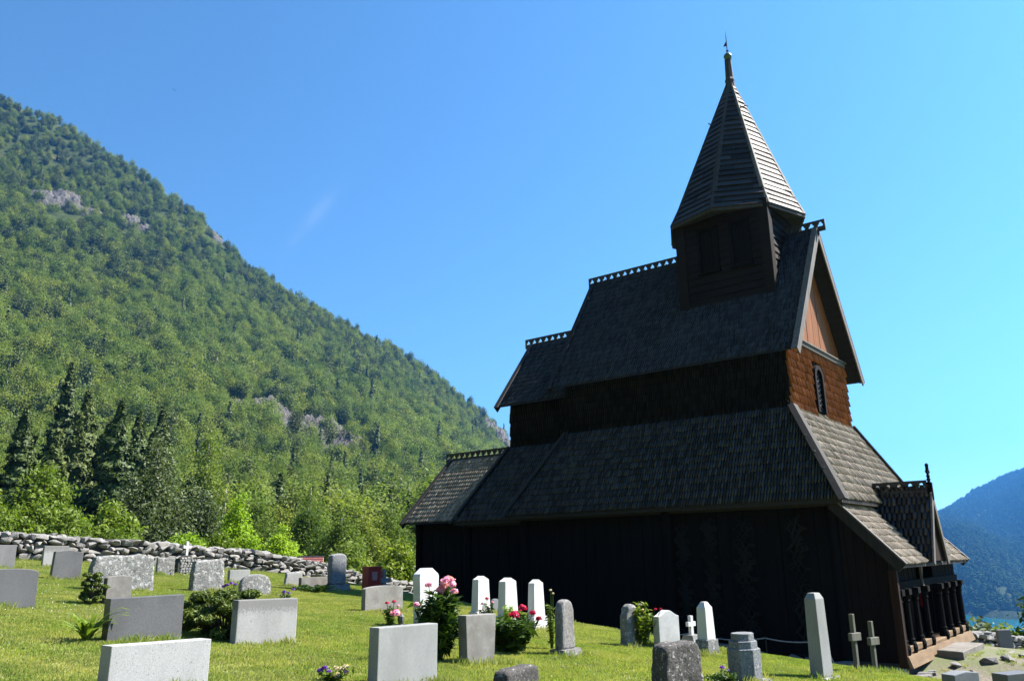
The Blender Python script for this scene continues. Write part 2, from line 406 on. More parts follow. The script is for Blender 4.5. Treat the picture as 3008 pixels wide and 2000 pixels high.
def ground_mat():
    m, nt, b = base_mat('lawn_soil'); co = tcoord(nt, 'World')
    f = tnoise(nt, co, 9, 8, .7); g = tnoise(nt, co, .55, 5, .6)
    c = ramp(nt, f, [(.3, (.08, .105, .020)), (.7, (.18, .20, .05))])
    c = mixc(nt, ramp(nt, g, [(.48, (0, 0, 0)), (.66, (.75, .75, .75))]), c, (.24, .22, .085))
    nt.links.new(c, b.inputs['Base Color']); b.inputs['Roughness'].default_value = .95
    b.inputs['Specular IOR Level'].default_value = .1
    bump(nt, b, f, .8, .03); return m

def hill_mat():
    m, nt, b = base_mat('hillside_undergrowth'); co = tcoord(nt, 'World')
    f = tnoise(nt, co, .12, 8, .7); g = tnoise(nt, co, .02, 5, .6)
    c = ramp(nt, f, [(.32, (.013, .022, .006)), (.68, (.045, .06, .017))])
    c = mixc(nt, ramp(nt, g, [(.60, (0, 0, 0)), (.72, (.7, .7, .7))]), c, (.08, .068, .035))
    nt.links.new(c, b.inputs['Base Color']); b.inputs['Roughness'].default_value = .95
    b.inputs['Specular IOR Level'].default_value = .1
    bump(nt, b, f, 1, 2.0); return m

def dirt_mat():
    m, nt, b = base_mat('dirt_and_gravel'); co = tcoord(nt, 'World')
    f = tnoise(nt, co, 14, 8, .75); g = tnoise(nt, co, .8, 5, .6)
    c = ramp(nt, f, [(.3, (.07, .056, .042)), (.7, (.19, .158, .122))])
    c = mixc(nt, ramp(nt, g, [(.40, (0, 0, 0)), (.56, (.9, .9, .9))]), c, (.085, .10, .032))
    nt.links.new(c, b.inputs['Base Color']); b.inputs['Roughness'].default_value = .95
    bump(nt, b, f, .9, .03); return m

def water_mat():
    m, nt, b = base_mat('fjord_water'); co = tcoord(nt, 'World')
    f = tnoise(nt, co, .05, 6, .7)
    b.inputs['Base Color'].default_value = (.005, .085, .115, 1)
    b.inputs['Roughness'].default_value = .12; b.inputs['IOR'].default_value = 1.33
    bump(nt, b, f, .3, 2.0); return m

def mountain_mat():
    m, nt, b = base_mat('far_forest_slope'); co = tcoord(nt, 'World')
    f = tnoise(nt, co, .035, 10, .75); g = tnoise(nt, co, .004, 5, .6)
    c = ramp(nt, f, [(.36, (.010, .022, .012)), (.64, (.042, .062, .028))])
    c = mixc(nt, ramp(nt, g, [(.55, (0, 0, 0)), (.7, (.6, .6, .6))]), c, (.05, .055, .03))
    nt.links.new(c, b.inputs['Base Color']); b.inputs['Roughness'].default_value = .95
    b.inputs['Specular IOR Level'].default_value = .05
    bump(nt, b, f, 1, 14.0); return m

RAD = math.radians
g_r = np.concatenate([[.01], np.arange(.5, 30, .25), np.arange(30, 100, 1.5), [100.5]])
g_a = np.radians(np.concatenate([np.arange(-180, -5, 3.0), np.arange(-5, 100, .75), np.arange(100, 180.1, 3.0)]))
tag(polar('ground', g_r, g_a, ground_mat(), ground_z), kind='structure')
h_r = np.concatenate([np.arange(100.5, 400, 6), np.arange(400, 2600, 22)])
h_a = np.radians(np.concatenate([np.arange(-180, -5, 3.0), np.arange(-5, 100, .5), np.arange(100, 180.1, 3.0)]))
tag(polar('hillside', h_r, h_a, hill_mat(), ground_z), kind='structure')

# the fjord and the mountain on its far shore
fj = MB(); fj.poly([(150, -2600, FJORD), (6800, -2600, FJORD), (6800, 4200, FJORD), (150, 4200, FJORD)])
tag(fj.build('fjord_water', water_mat()), kind='structure')

MAZ = [40, 60, 70, 75, 77.3, 78.8, 79.84, 81.04, 82.4, 83.8, 88, 96, 110, 140]
MVAL = [.10, .06, .0, .005, .018, .035, .048, .061, .070, .076, .10, .16, .22, .2]
def mountain_z(X, Y):
    d = np.hypot(X, Y); az = np.degrees(np.arctan2(X, Y))
    r = np.interp(az, MAZ, MVAL)
    D0 = 1590 + 60 * np.sin(az * .9); D1 = 4300 + 250 * np.sin(az * .21)
    t = np.clip((d - D0) / (D1 - D0), -.2, 1)
    zr = r * D1
    spur = 105 * np.sin((az - 78) * .8 + t * 2.2) * np.clip(t, 0, 1) * (1 - np.clip(t, 0, 1)) * 2.2
    z = (FJORD - 4) + (zr - FJORD + 4) * np.sign(t) * np.abs(t) ** .95 + spur + 20 * fbm(X, Y, 170) + 9 * fbm(X, Y, 70) * np.clip(t * 3, 0, 1) * (1 - np.clip(t, 0, 1) * .6)
    return z - .5 * np.clip(d - D1, 0, 4000)
tag(polar('mountain', np.arange(1500, 5600, 30.0), np.radians(np.arange(56, 128, .25)), mountain_mat(), mountain_z), kind='structure')

# trodden earth round the church
def path_sheet():
    xs = np.arange(13, 37, .2); ys = np.arange(-3, 20, .2)
    V = []; F = []; ids = {}
    def vid(i, j):
        if (i, j) not in ids:
            ids[(i, j)] = len(V); x, y = xs[i], ys[j]; V.append((x, y, float(ground_z(x, y)) + .022))
        return ids[(i, j)]
    for i in range(len(xs) - 1):
        for j in range(len(ys) - 1):
            x, y = xs[i] + .1, ys[j] + .1
            w = .35 * math.sin(y * 1.7) + .25 * math.sin(x * 2.3 + y) + .15 * math.sin(y * 5.1 + x * 3)
            n_strip = 14.6 + w < x < 18.3 and 4 < y < 16
            w_yard = x > 14.2 + w and 1.0 + w * .8 - (x - 18) * .05 < y < 5.5 and x < 33 + w
            if n_strip or w_yard: F.append((vid(i, j), vid(i + 1, j), vid(i + 1, j + 1), vid(i, j + 1)))
    return np_mesh('path', V, F, dirt_mat(), smooth=True)
tag(link_mesh('path', path_sheet()), kind='structure')

# ------------------------------------------------------------------ the stave church
XC = 21.6
church = empty('stave_church', (XC, 10.0, -2.3))
tag(church, 'tall black tarred wooden church with tiered shingled roofs and a pointed spire', 'church')

SH_OUT = [(-.5, 1.55, 0), (-.5, .24, 0), (0, 0, 1), (.5, .24, 0), (.5, 1.55, 0), (0, 1.55, 1)]
def shingle_template(e, th):
    """a pointed shake with a raised middle"""
    top = []; bot = []
    for x, y, r in SH_OUT:
        z = th * (2.1 - 1.5 * y / 1.55); top.append((x, y * e, z + r * .009)); bot.append((x, y * e, z - th))
    V = np.array(top + bot[:5])
    if th > .023: V[2] = (0, .06 * e, V[2][2])
    F = np.array([(0, 1, 2, 5), (5, 2, 3, 4)] + [(i, 6 + i, 7 + i, i + 1) for i in range(4)])
    return V, F

class Field:
    """rows of shingles on one plane: p0 at the eave, u along it, v up the slope"""
    def __init__(s, p0, u, v, vmax, urange, w=.070, e=.21, th=.022, skip=None, wf=(.80, .95), tilt=.15):
        s.wf = wf; s.tilt = tilt if wf[0] < .9 and th < .03 else .045
        s.p0 = np.array(p0, float); s.u = np.array(u, float) / np.linalg.norm(u); s.v = np.array(v, float) / np.linalg.norm(v)
        s.n = np.cross(s.u, s.v); s.w = w; s.e = e; s.th = th
        P = []
        for i in range(int(vmax / e) + 1):
            vv = i * e - .03
            a, b = urange(min(max(vv + .5 * e, 0), vmax)); k = max(1, int((b - a) / w))
            off = (i % 2) * .5 + RNG.uniform(-.1, .1)
            for j in range(k + 1):
                uu = a + (j + off) * w
                if uu > b or uu < a: continue
                if skip and skip(uu, vv): continue
                P.append((uu, vv + RNG.normal() * .008))
        s.P = np.array(P)
    def xform(s):
        N = len(s.P)
        return s.p0 + s.P[:, :1] * s.u + s.P[:, 1:] * s.v, RNG.uniform(*s.wf, N) * s.w, RNG.normal(0, .035, N), RNG.uniform(.62, 1.38, N), RNG.normal(0, .005, N)
    def arrays(s):
        T, F = shingle_template(s.e, s.th); pos, w, rot, tint, dz = s.xform(); N = len(pos); k = len(T)
        x = T[None, :, 0] * w[:, None]; y = T[None, :, 1] + x * rot[:, None]; z = T[None, :, 2] + dz[:, None] * (1 - T[None, :, 1] / (1.6 * s.e)) + x * RNG.normal(0, s.tilt, N)[:, None]
        V = pos[:, None] + x[..., None] * s.u + y[..., None] * s.v + z[..., None] * s.n
        FF = (F[None] + (np.arange(N) * k)[:, None, None]).reshape(-1, 4)
        return V.reshape(-1, 3), FF, np.repeat(tint, k)

def shingles(fields, mat, parent):
    Vs, Fs, Ts = [], [], []; b = 0
    for f in fields:
        V, F, t = f.arrays(); Vs.append(V); Fs.append(F + b); Ts.append(t); b += len(V)
    o = link_mesh('shingles', np_mesh('shingles', np.concatenate(Vs), np.concatenate(Fs), mat, np.concatenate(Ts)), parent)
    o['kind'] = 'stuff'
    return o

def single_shingles(f, mat, parent):
    T, F = shingle_template(f.e, f.th); metas = []
    for q in range(8):
        t = RNG.uniform(.6, 1.3); V = T.copy(); V[:, 0] *= f.w * RNG.uniform(.86, .97); V[:, 1] += V[:, 0] * RNG.normal(0, .05)
        metas.append(np_mesh('shingle', V, F, mat, np.full(len(V), t)))
    Rm = Matrix((f.u, f.v, f.n)).transposed().to_4x4()
    for uu, vv in f.P:
        o = link_mesh('shingle', random.choice(metas), parent)
        o.matrix_basis = Matrix.Translation(f.p0 + uu * f.u + vv * f.v) @ Rm

def unit(a, b): return (Vector(b) - Vector(a)).normalized()

def crest(name, y0, y1, x, z, parent, h=.22, pitch=.24, lower=.10):
    """ridge board with a row of cut-out trefoils"""
    cu = bpy.data.curves.new(name, 'CURVE'); cu.dimensions = '2D'; cu.fill_mode = 'BOTH'; cu.extrude = .022
    def poly(pts):
        s = cu.splines.new('POLY'); s.points.add(len(pts) - 1); s.use_cyclic_u = True
        for p, q in zip(s.points, pts): p.co = (q[0], q[1], 0, 1)
    L = y1 - y0
    poly([(0, -lower), (L, -lower), (L, h), (0, h)])
    n = int(L / pitch); r = h * .175
    for i in range(n):
        cx = (i + .5) * L / n; cy = h * .40; pts = []
        for k in range(15):
            lobe = (90, 210, 330)[k // 5]; a = RAD(lobe + (-100 + 50 * (k % 5)))
            ox, oy = math.cos(RAD(lobe)) * r * 1.15, math.sin(RAD(lobe)) * r * 1.15
            pts.append((cx + ox + math.cos(a) * r, cy + oy + math.sin(a) * r))
        poly(pts)
    t = bpy.data.objects.new('tmp', cu); COL.objects.link(t)
    me = bpy.data.meshes.new_from_object(t.evaluated_get(bpy.context.evaluated_depsgraph_get()))
    bpy.data.objects.remove(t); bpy.data.curves.remove(cu)
    me.name = name; me.materials.clear(); me.materials.append(M['dark_board'])
    me.transform(Matrix(((0, 0, 1, x), (1, 0, 0, y0), (0, 1, 0, z), (0, 0, 0, 1))))
    return link_mesh(name, me, parent)

def gable_roof(name, x0, x1, zr, ze, y0, y1, parent, mat, th=.07, w=.070, e=.21, rake='grey_board', xc=XC):
    """two slopes with deck, shingles and barge boards"""
    m = MB()
    for xe in (x0, x1):
        n = Vector((ze - zr, 0, (xe - xc))).normalized(); n = n if n.z > 0 else -n
        a, b, c, d = Vector((xe, y0, ze)), Vector((xe, y1, ze)), Vector((xc, y1, zr)), Vector((xc, y0, zr))
        lo = [p - n * th for p in (a, b, c, d)]
        m.hexa(lo + [a, b, c, d])
    o = m.build(name, M['deck'], parent)
    fs = []
    for xe, s in ((x0, -1), (x1, 1)):
        u = (0, s, 0); v = unit((xe, 0, ze), (xc, 0, zr)); ln = math.hypot(xc - xe, zr - ze)
        p0 = (xe, y0 if s > 0 else y1, ze)
        fs.append(Field(p0, u, v, ln - .08, lambda q, L=y1 - y0: (.03, L - .03), w, e, wf=(.9, 1.0) if w > .08 else (.80, .95)))
    shingles(fs, mat, o)
    for y in (y0, y1):
        for xe in (x0, x1):
            d = unit((xe, y, ze), (xc, y, zr)); n = Vector((-d.z, 0, d.x)); n = n if n.z > 0 else -n
            A = Vector((xe, y, ze)) - d * .1; B = Vector((xc, y, zr)) + d * .02
            yy = -.035 if y == y0 else .035
            bm_ = MB(); off = n * .075
            bm_.prism([A + off, B + off, B - n * .13, A - n * .13], (0, yy, 0))
            bm_.bar(A + off + Vector((0, -yy, 0)), B + off + Vector((0, -yy, 0)), .15, .03, n)
            bm_.build('barge_board', M[rake if y == y0 or rake == 'dark_board' else 'hip'], o)
    return o

def planks(name, parent, axis, fixed, a0, a1, z0, zfun, w, mat, outward, depth=.045, jitter=.012):
    """vertical planks on a wall plane, each one its own piece"""
    a = a0
    while a < a1 - .05:
        ww = min(w * random.uniform(.75, 1.3), a1 - a); b = a + ww - .008
        d = depth + random.uniform(-jitter, jitter)
        lo, hi = (fixed + .0, fixed + outward * d) if outward > 0 else (fixed + outward * d, fixed)
        m = MB()
        if axis == 'Y': m.hexa([(lo, a, z0), (hi, a, z0), (hi, b, z0), (lo, b, z0), (lo, a, zfun(a)), (hi, a, zfun(a)), (hi, b, zfun(b)), (lo, b, zfun(b))])
        else: m.hexa([(a, lo, z0), (b, lo, z0), (b, hi, z0), (a, hi, z0), (a, lo, zfun(a)), (b, lo, zfun(b)), (b, hi, zfun(b)), (a, hi, zfun(a))])
        m.build('plank', M[mat], parent, bevel=.006)
        a += ww

# --- aisle walls
aw = MB().box(18.42, 24.78, 5.62, 14.05, -2.3, 1.25).build('aisle_wall', M['tar'], church)
planks('N', aw, 'Y', 18.42, 5.75, 14.0, -2.2, lambda a: 1.2, .36, 'tar', -1)
planks('W', aw, 'X', 5.62, 18.5, 24.7, -2.2, lambda a: .95, .34, 'tar_brown', -1)
cw = MB().box(19.0, 24.2, 14.06, 16.6, -2.2, 1.2).build('chancel_wall', M['tar'], church)
planks('N', cw, 'Y', 19.0, 14.1, 16.5, -2.1, lambda a: 1.15, .36, 'tar', -1)
ap = MB().box(19.6, 23.6, 16.61, 19.2, -2.2, 1.25).build('apse_wall', M['tar'], church)
planks('N', ap, 'Y', 19.6, 16.65, 19.15, -2.0, lambda a: 1.1, .34, 'tar', -1)
planks('E', ap, 'X', 19.2, 19.65, 23.55, -2.0, lambda a: 1.1, .34, 'tar', 1)
for x, y, z1 in ((18.36, 5.66, 1.15), (18.36, 13.98, 1.15), (18.93, 16.55, 1.1), (19.54, 19.18, 1.15), (18.3, 9.6, 1.1)):
    MB().lathe((x, y, -2.35), [(.15, 0), (.16, .15), (.13, .3), (.12, 2.9), (.14, 3.1), (.14, z1 + 2.35)], 12).build('corner_post', M['tar'], church, smooth=True)
MB().box(18.28, 18.42, 5.7, 14.0, -2.32, -2.1).build('ground_sill', M['tar'], church)
MB().box(18.2, 18.4, 5.4, 14.1, .92, 1.0).build('eave_board', M['hip'], church)
MB().box(18.8, 18.98, 14.1, 16.6, .86, .93).build('eave_board', M['hip'], church)

# --- carved panels of interlaced beasts and tendrils on the north wall
def carving(y0, y1, z0, z1, turns, parent, seed):
    rg = random.Random(seed); m = MB(); w = (y1 - y0) / 2; yc = (y0 + y1) / 2
    for s, ph in ((1, 0), (1, PI), (.6, PI / 2), (.55, PI * 1.4)):
        pts = []; rad = []
        for i in range(70):
            t = i / 69; a = t * turns * 2 * PI + ph
            pts.append((18.345 - .012 * math.cos(a * 1.5), yc + w * s * math.sin(a) * (.9 + .1 * math.sin(a * 3)), z0 + (z1 - z0) * t + .10 * math.sin(a * 2)))
            rad.append(.022 + .012 * math.sin(t * PI * turns + seed))
        m.tube(pts, rad, 6)
    for i in range(int(turns * 2)):
        zc = z0 + (z1 - z0) * (i + .5) / (turns * 2); r = w * .55; sgn = 1 if i % 2 else -1
        pts = [(18.34, yc + sgn * (.1 + r * (1 - k / 26) * math.cos(k * .42)), zc + r * (1 - k / 26) * math.sin(k * .42)) for k in range(24)]
        m.tube(pts, [.02 - .0005 * k for k in range(24)], 5)
    m.build('carving', M['carve'], parent, smooth=True)
for i, (a, b, t) in enumerate(((6.25, 6.75, 3), (7.45, 8.0, 3.5), (8.35, 8.75, 4), (9.05, 9.45, 4.5))):
    carving(a, b, -1.9, .7, t, aw, i)
dr = MB(); dr.box(18.36, 18.44, 7.0, 7.3, -2.0, .4); dr.build('portal_door', M['tar'], aw)

# --- nave skirt roof (four hipped slopes)
def skirt(name, e, t, ze, zt, parent, sides='NWSE', th=.09, w=.070, ee=.20, mats=None, hips=True):
    (ex0, ex1, ey0, ey1), (tx0, tx1, ty0, ty1) = e, t
    lo = [(ex0, ey0, ze), (ex1, ey0, ze), (ex1, ey1, ze), (ex0, ey1, ze)]; hi = [(tx0, ty0, zt), (tx1, ty0, zt), (tx1, ty1, zt), (tx0, ty1, zt)]
    m = MB()
    m.hexa([(p[0], p[1], p[2] - th) for p in lo] + lo)
    m.hexa(lo + hi)
    o = m.build(name, M['deck'], parent)
    edge = {'W': (0, 1), 'S': (1, 2), 'E': (2, 3), 'N': (3, 0)}
    for s in sides:
        i, j = edge[s]
        # u runs so that u x v points outwards
        A, B, C, D = Vector(lo[i]), Vector(lo[j]), Vector(hi[j]), Vector(hi[i])
        u = (B - A).normalized(); L = (B - A).length
        foot = (D - A) - u * (D - A).dot(u); ln = foot.length; v = foot.normalized()
        a1 = (D - A).dot(u); b1 = L - (C - A).dot(u)
        f = Field(A, u, v, ln - .05, lambda q, a1=a1, b1=b1, L=L, ln=ln: (a1 * q / ln + .02, L - b1 * q / ln - .02), w * (1.35 if s == 'W' else 1), ee * (1.15 if s == 'W' else 1), .024 if s == 'W' else .022, wf=(.95, 1.03) if s == 'W' else (.80, .95))
        shingles([f], (mats or {}).get(s, M['shingle']), o)
    if hips:
        for i in range(4):
            A, B = Vector(lo[i]), Vector(hi[i]); d = (B - A).normalized(); A = A - d * .1
            outw = Vector(((-1, -1), (1, -1), (1, 1), (-1, 1))[i] + (0,)).normalized()
            n = (outw - d * outw.dot(d)).normalized()
            hb = MB()
            for s in (-1, 1):
                side = d.cross(n).normalized() * s
                q = (n * .06 + side * .10)
                hb.prism([A + n * .115, B + n * .115, B + n * .06 + side * .125, A + n * .06 + side * .125], tuple(n * -.035))
            hb.build('hip_board', M['grey_board'] if i == 1 else M['hip'], o)  # sunward corner gets the lit grey, other hips a shade-darkened copy
    return o
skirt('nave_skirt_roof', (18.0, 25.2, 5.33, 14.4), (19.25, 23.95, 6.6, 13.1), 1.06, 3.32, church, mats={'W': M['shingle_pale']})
skirt('chancel_skirt_roof', (18.6, 24.6, 12.8, 16.85), (20.0, 23.2, 13.2, 15.75), 1.0, 3.24, church, sides='NSE')

# --- nave clerestory
cl = MB().box(19.27, 23.93, 6.62, 13.08, 3.2, 4.92).build('clerestory_wall', M['tar'], church)
WIN = (21.03, 21.72, 3.42, 4.68)
def win_skip(x0):
    def f(u, v):
        x, z = x0 + u, 3.3 + v
        if z + .34 > 4.62 + 1.441 * min(x - 18.97, 24.23 - x): return True
        return WIN[0] - .08 < x < WIN[1] + .08 and z < WIN[3] + .05 and z > 3.2
    return f
shingles([Field((19.27, 13.08, 3.3), (0, -1, 0), (0, 0, 1), 1.33, lambda q: (0, 6.46), .070, .21),
          Field((23.93, 6.62, 3.3), (0, 1, 0), (0, 0, 1), 1.33, lambda q: (0, 6.46), .070, .21),
          Field((23.93, 13.08, 3.3), (-1, 0, 0), (0, 0, 1), 1.33, lambda q: (0, 4.66), .070, .21)], M['shingle_tar'], cl)
shingles([Field((19.27, 6.62, 3.3), (1, 0, 0), (0, 0, 1), 1.66, lambda q: (0, 4.66), .088, .21, .042, win_skip(19.27), wf=(.74, .88))], M['shingle_brown'], cl)
wo = MB()
cx = (WIN[0] + WIN[1]) / 2; hw = (WIN[1] - WIN[0]) / 2
def arch(y, k):
    return [(cx - hw * k, y, WIN[2]), (cx + hw * k, y, WIN[2])] + [(cx + hw * k * math.cos(a), y, WIN[3] - hw + hw * k * math.sin(a)) for a in np.linspace(0, PI, 13)]
o_, i_ = arch(6.52, 1.0), arch(6.52, .66)
o2, i2 = arch(6.66, 1.0), arch(6.66, .66); n = len(o_)
wo.add(o_ + i_ + o2 + i2, [q for k in range(n) for q in ((k, (k + 1) % n, n + (k + 1) % n, n + k), (k, 2 * n + k, 2 * n + (k + 1) % n, (k + 1) % n), (n + k, n + (k + 1) % n, 3 * n + (k + 1) % n, 3 * n + k))])
wf = wo.build('window_frame', M['side'], church)
MB().prism(arch(6.60, .67), (0, .02, 0)).build('pane', M['glass'], wf)
ld = MB()
for k in range(9):
    z = WIN[2] + .1 + k * .13; ld.bar((cx - hw * .6, 6.59, z), (cx + hw * .6, 6.59, z + .16), .012, .012); ld.bar((cx + hw * .6, 6.588, z), (cx - hw * .6, 6.588, z + .16), .012, .012)
ld.build('lead_lattice', M['iron'], wf)
# gable above the west wall: boards and cornice
nr = gable_roof('nave_roof', 18.97, 24.23, 8.45, 4.66, 6.22, 13.45, church, M['shingle'])
gw = MB()
gw.prism([(19.3, 6.66, 5.0), (23.9, 6.66, 5.0), (XC, 6.66, 8.30)], (0, .06, 0))
gwo = gw.build('west_gable', M['tar'], church)
x = 19.45
while x < 23.75:
    wd = random.uniform(.13, .20); b = min(x + wd - .006, 23.75); d = random.uniform(.0, .01)
    zt = lambda q: 8.22 - 1.441 * abs(q - XC)
    if min(zt(x), zt(b)) > 5.14: 
        pts = [(x, 6.655 - d, 5.12), (b, 6.655 - d, 5.12), (b, 6.655 - d, zt(b))] + ([(XC, 6.655 - d, zt(XC))] if x < XC < b else []) + [(x, 6.655 - d, zt(x))]
        MB().prism(pts, (0, -.04, 0)).build('gable_plank', M['gable'], gwo)
    x += wd
MB().box(19.5, 23.7, 6.5, 6.66, 5.0, 5.1).box(19.45, 23.75, 6.46, 6.66, 5.1, 5.135).build('cornice', M['grey_board'], gwo)
MB().prism([(19.3, 13.02, 5.0), (23.9, 13.02, 5.0), (XC, 13.02, 8.30)], (0, .05, 0)).build('east_gable', M['tar'], church)
crest('ridge_crest', 5.98, 13.6, XC, 8.50, nr)

# --- chancel upper part
MB().box(20.02, 23.18, 13.0, 15.72, 3.0, 4.75).build('chancel_clerestory', M['tar'], church)
shingles([Field((20.02, 15.72, 3.2), (0, -1, 0), (0, 0, 1), 1.2, lambda q: (0, 2.6), .070, .21),
          Field((23.18, 15.72, 3.2), (-1, 0, 0), (0, 0, 1), 1.2, lambda q: (0, 3.16), .070, .21)], M['shingle_tar'], church)
cr = gable_roof('chancel_roof', 19.7, 23.5, 6.85, 4.53, 13.0, 16.0, church, M['shingle'], rake='dark_board')
MB().prism([(20.1, 15.66, 4.7), (23.1, 15.66, 4.7), (XC, 15.66, 6.7)], (0, .06, 0)).build('chancel_gable', M['tar'], church)
crest('ridge_crest', 13.5, 16.25, XC, 6.9, cr)

# --- apse with its low gable roof
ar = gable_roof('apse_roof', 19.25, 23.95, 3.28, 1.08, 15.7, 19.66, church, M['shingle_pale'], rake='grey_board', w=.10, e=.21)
MB().prism([(19.7, 19.12, 1.15), (23.5, 19.12, 1.15), (XC, 19.12, 3.0)], (0, .06, 0)).build('apse_gable', M['tar'], church)
crest('ridge_crest', 16.2, 19.9, XC, 3.33, ar)

# --- ridge tower
TX0, TX1, TY0, TY1 = 20.27, 22.93, 7.09, 9.70
tw = MB().box(TX0 + .04, TX1 - .04, TY0 + .04, TY1 - .04, 6.0, 9.25).build('tower', M['tar'], church)
WT = ((7.66, 8.08), (8.58, 9.03))
for k in range(15):
    z = 6.15 + k * .205
    def board(seg):
        m = MB(); m.prism(seg[0], seg[1]); m.build('clapboard', M['clap'], tw)
    for (a, b) in ([(TY0, TY1)] if not 7.5 < z < 8.65 else [(TY0, WT[0][0]), (WT[0][1], WT[1][0]), (WT[1][1], TY1)]):
        board(([(TX0 + .045, a, z), (TX0 - .02, a, z), (TX0 + .015, a, z + .215), (TX0 + .045, a, z + .215)], (0, b - a, 0)))
    for Y, s in ((TY0, -1), (TY1, 1)):
        board(([(TX0, Y - s * .045, z), (TX0, Y + s * .02, z), (TX0, Y - s * .015, z + .215), (TX0, Y - s * .045, z + .215)], (TX1 - TX0, 0, 0)))
    board(([(TX1 - .045, TY0, z), (TX1 + .02, TY0, z), (TX1 - .015, TY0, z + .215), (TX1 - .045, TY0, z + .215)], (0, TY1 - TY0, 0)))
for a, b in WT:
    wz0, wz1 = 7.58, 8.70
    fr = MB(); fr.box(TX0 - .05, TX0 + .02, a - .09, a, wz0 - .09, wz1 + .09).box(TX0 - .05, TX0 + .02, b, b + .09, wz0 - .09, wz1 + .09)
    fr.box(TX0 - .052, TX0 + .02, a, b, wz1, wz1 + .09).box(TX0 - .07, TX0 + .02, a - .12, b + .12, wz0 - .15, wz0 - .091)
    f_ = fr.build('tower_window', M['tar'], tw)
    n = 4
    for k in range(n):
        MB().box(TX0 + .0, TX0 + .035, a + (b - a) * k / n + .004, a + (b - a) * (k + 1) / n - .004, wz0, wz1).build('shutter_board', M['tar'], f_)
for X, sx in ((TX0, -1), (TX1, 1)):
    for Y, sy in ((TY0, -1), (TY1, 1)):
        m = MB()
        x0, x1 = sorted((X + sx * .04, X - sx * .06)); y0, y1 = sorted((Y + sy * .06, Y - sy * .22)); m.box(x0, x1, y0, y1, 5.9, 9.2)
        x0, x1 = sorted((X + sx * .04, X - sx * .22)); y0, y1 = sorted((Y + sy * .06, Y - sy * .02)); m.box(x0 - .001, x1, y0 + .001, y1, 5.9, 9.19)
        m.build('corner_board', M['clap'], tw)
# spire
SC = (21.6, 8.50); SR = 1.96; SZ = 9.05; ST = Vector((21.6, 8.24, 13.95))
def sv(k, s=1.0, dz=0.0):
    a = RAD(4 + 45 * k); return Vector((SC[0] - SR * s * math.sin(a), SC[1] + SR * s * math.cos(a), SZ + dz))
def lerp(a, b, t): return a + (b - a) * t
sp = MB()
ring0 = [sv(k, 1.0, 0) for k in range(8)]; ring1 = [lerp(sv(k, .985), ST, .12) + Vector((0, 0, -.02)) for k in range(8)]; ring2 = [lerp(sv(k, .96), ST, .955) for k in range(8)]
under = [sv(k, .98, -.07) for k in range(8)]; neck = [Vector((SC[0] + (p.x - SC[0]) * .66, SC[1] + (p.y - SC[1]) * .66, SZ + .06)) for p in ring0]
V = ring0 + ring1 + ring2 + under + neck; F = []
for k in range(8):
    j = (k + 1) % 8
    F += [(k, j, 8 + j, 8 + k), (8 + k, 8 + j, 16 + j, 16 + k), (k, 24 + k, 24 + j, j), (24 + k, 32 + k, 32 + j, 24 + j)]
F.append(tuple(range(32, 40)))
sp.add(V, F); spire = sp.build('spire', M['deck'], church)
ROWS = 25
for k in range(8):
    j = (k + 1) % 8
    for r in range(ROWS):
        t0 = r / ROWS * .95; t1 = min((r + 1.25) / ROWS * .95, .96)
        def edge(t):
            if t < .12: return lerp(ring0[k], ring1[k], t / .12), lerp(ring0[j], ring1[j], t / .12)
            q = (t - .12) / .835; return lerp(ring1[k], ring2[k], q), lerp(ring1[j], ring2[j], q)
        a0, b0 = edge(t0); a1, b1 = edge(t1)
        mid = (a0 + b0) / 2 - Vector((*SC, (a0.z + b0.z) / 2)); nn = Vector((mid.x, mid.y, .35 * mid.length)).normalized()
        L = (b0 - a0).length; ns = max(1, int(L / .55)) if r % 2 == 0 else max(1, int(L / .42))
        m = MB()
        cuts = [0] + sorted(random.uniform(.1, .9) for _ in range(ns - 1)) + [1]
        for c0, c1 in zip(cuts[:-1], cuts[1:]):
            g = .006 / max(L, .1); th = random.uniform(.040, .060)
            p = [lerp(a0, b0, c0 + g), lerp(a0, b0, c1 - g), lerp(a1, b1, c1 - g), lerp(a1, b1, c0 + g)]
            m.hexa([p[0], p[1], p[2], p[3], p[0] + nn * th, p[1] + nn * th, p[2] + nn * .008, p[3] + nn * .008])
        me = m.mesh('spire_board', M['spire_lit'] if k in (3, 4, 5) else M['spire'])  # sun-facing sides take the lit copy, the rest the shaded one
        a = me.attributes.new('tint', 'FLOAT', 'POINT'); a.data.foreach_set('value', np.repeat(RNG.uniform(.65, 1.3, len(me.vertices) // 8 + 1), 8)[:len(me.vertices)].astype(np.float32))
        link_mesh('spire_board', me, spire)
for k in range(8):
    m = MB(); pts = [ring0[k] * 1.0, ring1[k], ring2[k]]
    for a, b in zip(pts[:-1], pts[1:]):
        o = (a - Vector((*SC, a.z))).normalized(); nn = Vector((o.x, o.y, .3)).normalized()
        side = nn.cross(b - a).normalized()
        for s in (-1, 1):
            q = [a + nn * .055, b + nn * .05, b + nn * .02 + side * s * .035, a + nn * .02 + side * s * .085]
            m.prism(q, tuple(nn * -.03))
    m.build('hip_strip', M['grey_board'] if k in (3, 4, 5) else M['dark_board'], spire)  # lighter copy on sunward edges, darker on shaded ones; light put into colour
    e = MB(); e.bar(ring0[k] + Vector((0, 0, -.045)), ring0[(k + 1) % 8] + Vector((0, 0, -.045)), .05, .09); e.build('eave_strip', M['dark_board'], spire)
pole = MB(); pole.lathe((ST.x, ST.y, 13.45), [(.20, 0), (.15, .15), (.135, .35), (.15, .42), (.12, .5), (.10, 1.1), (.11, 1.13), (.07, 1.16)], 8)
pl = pole.build('spire_pole', M['dark_board'], spire)
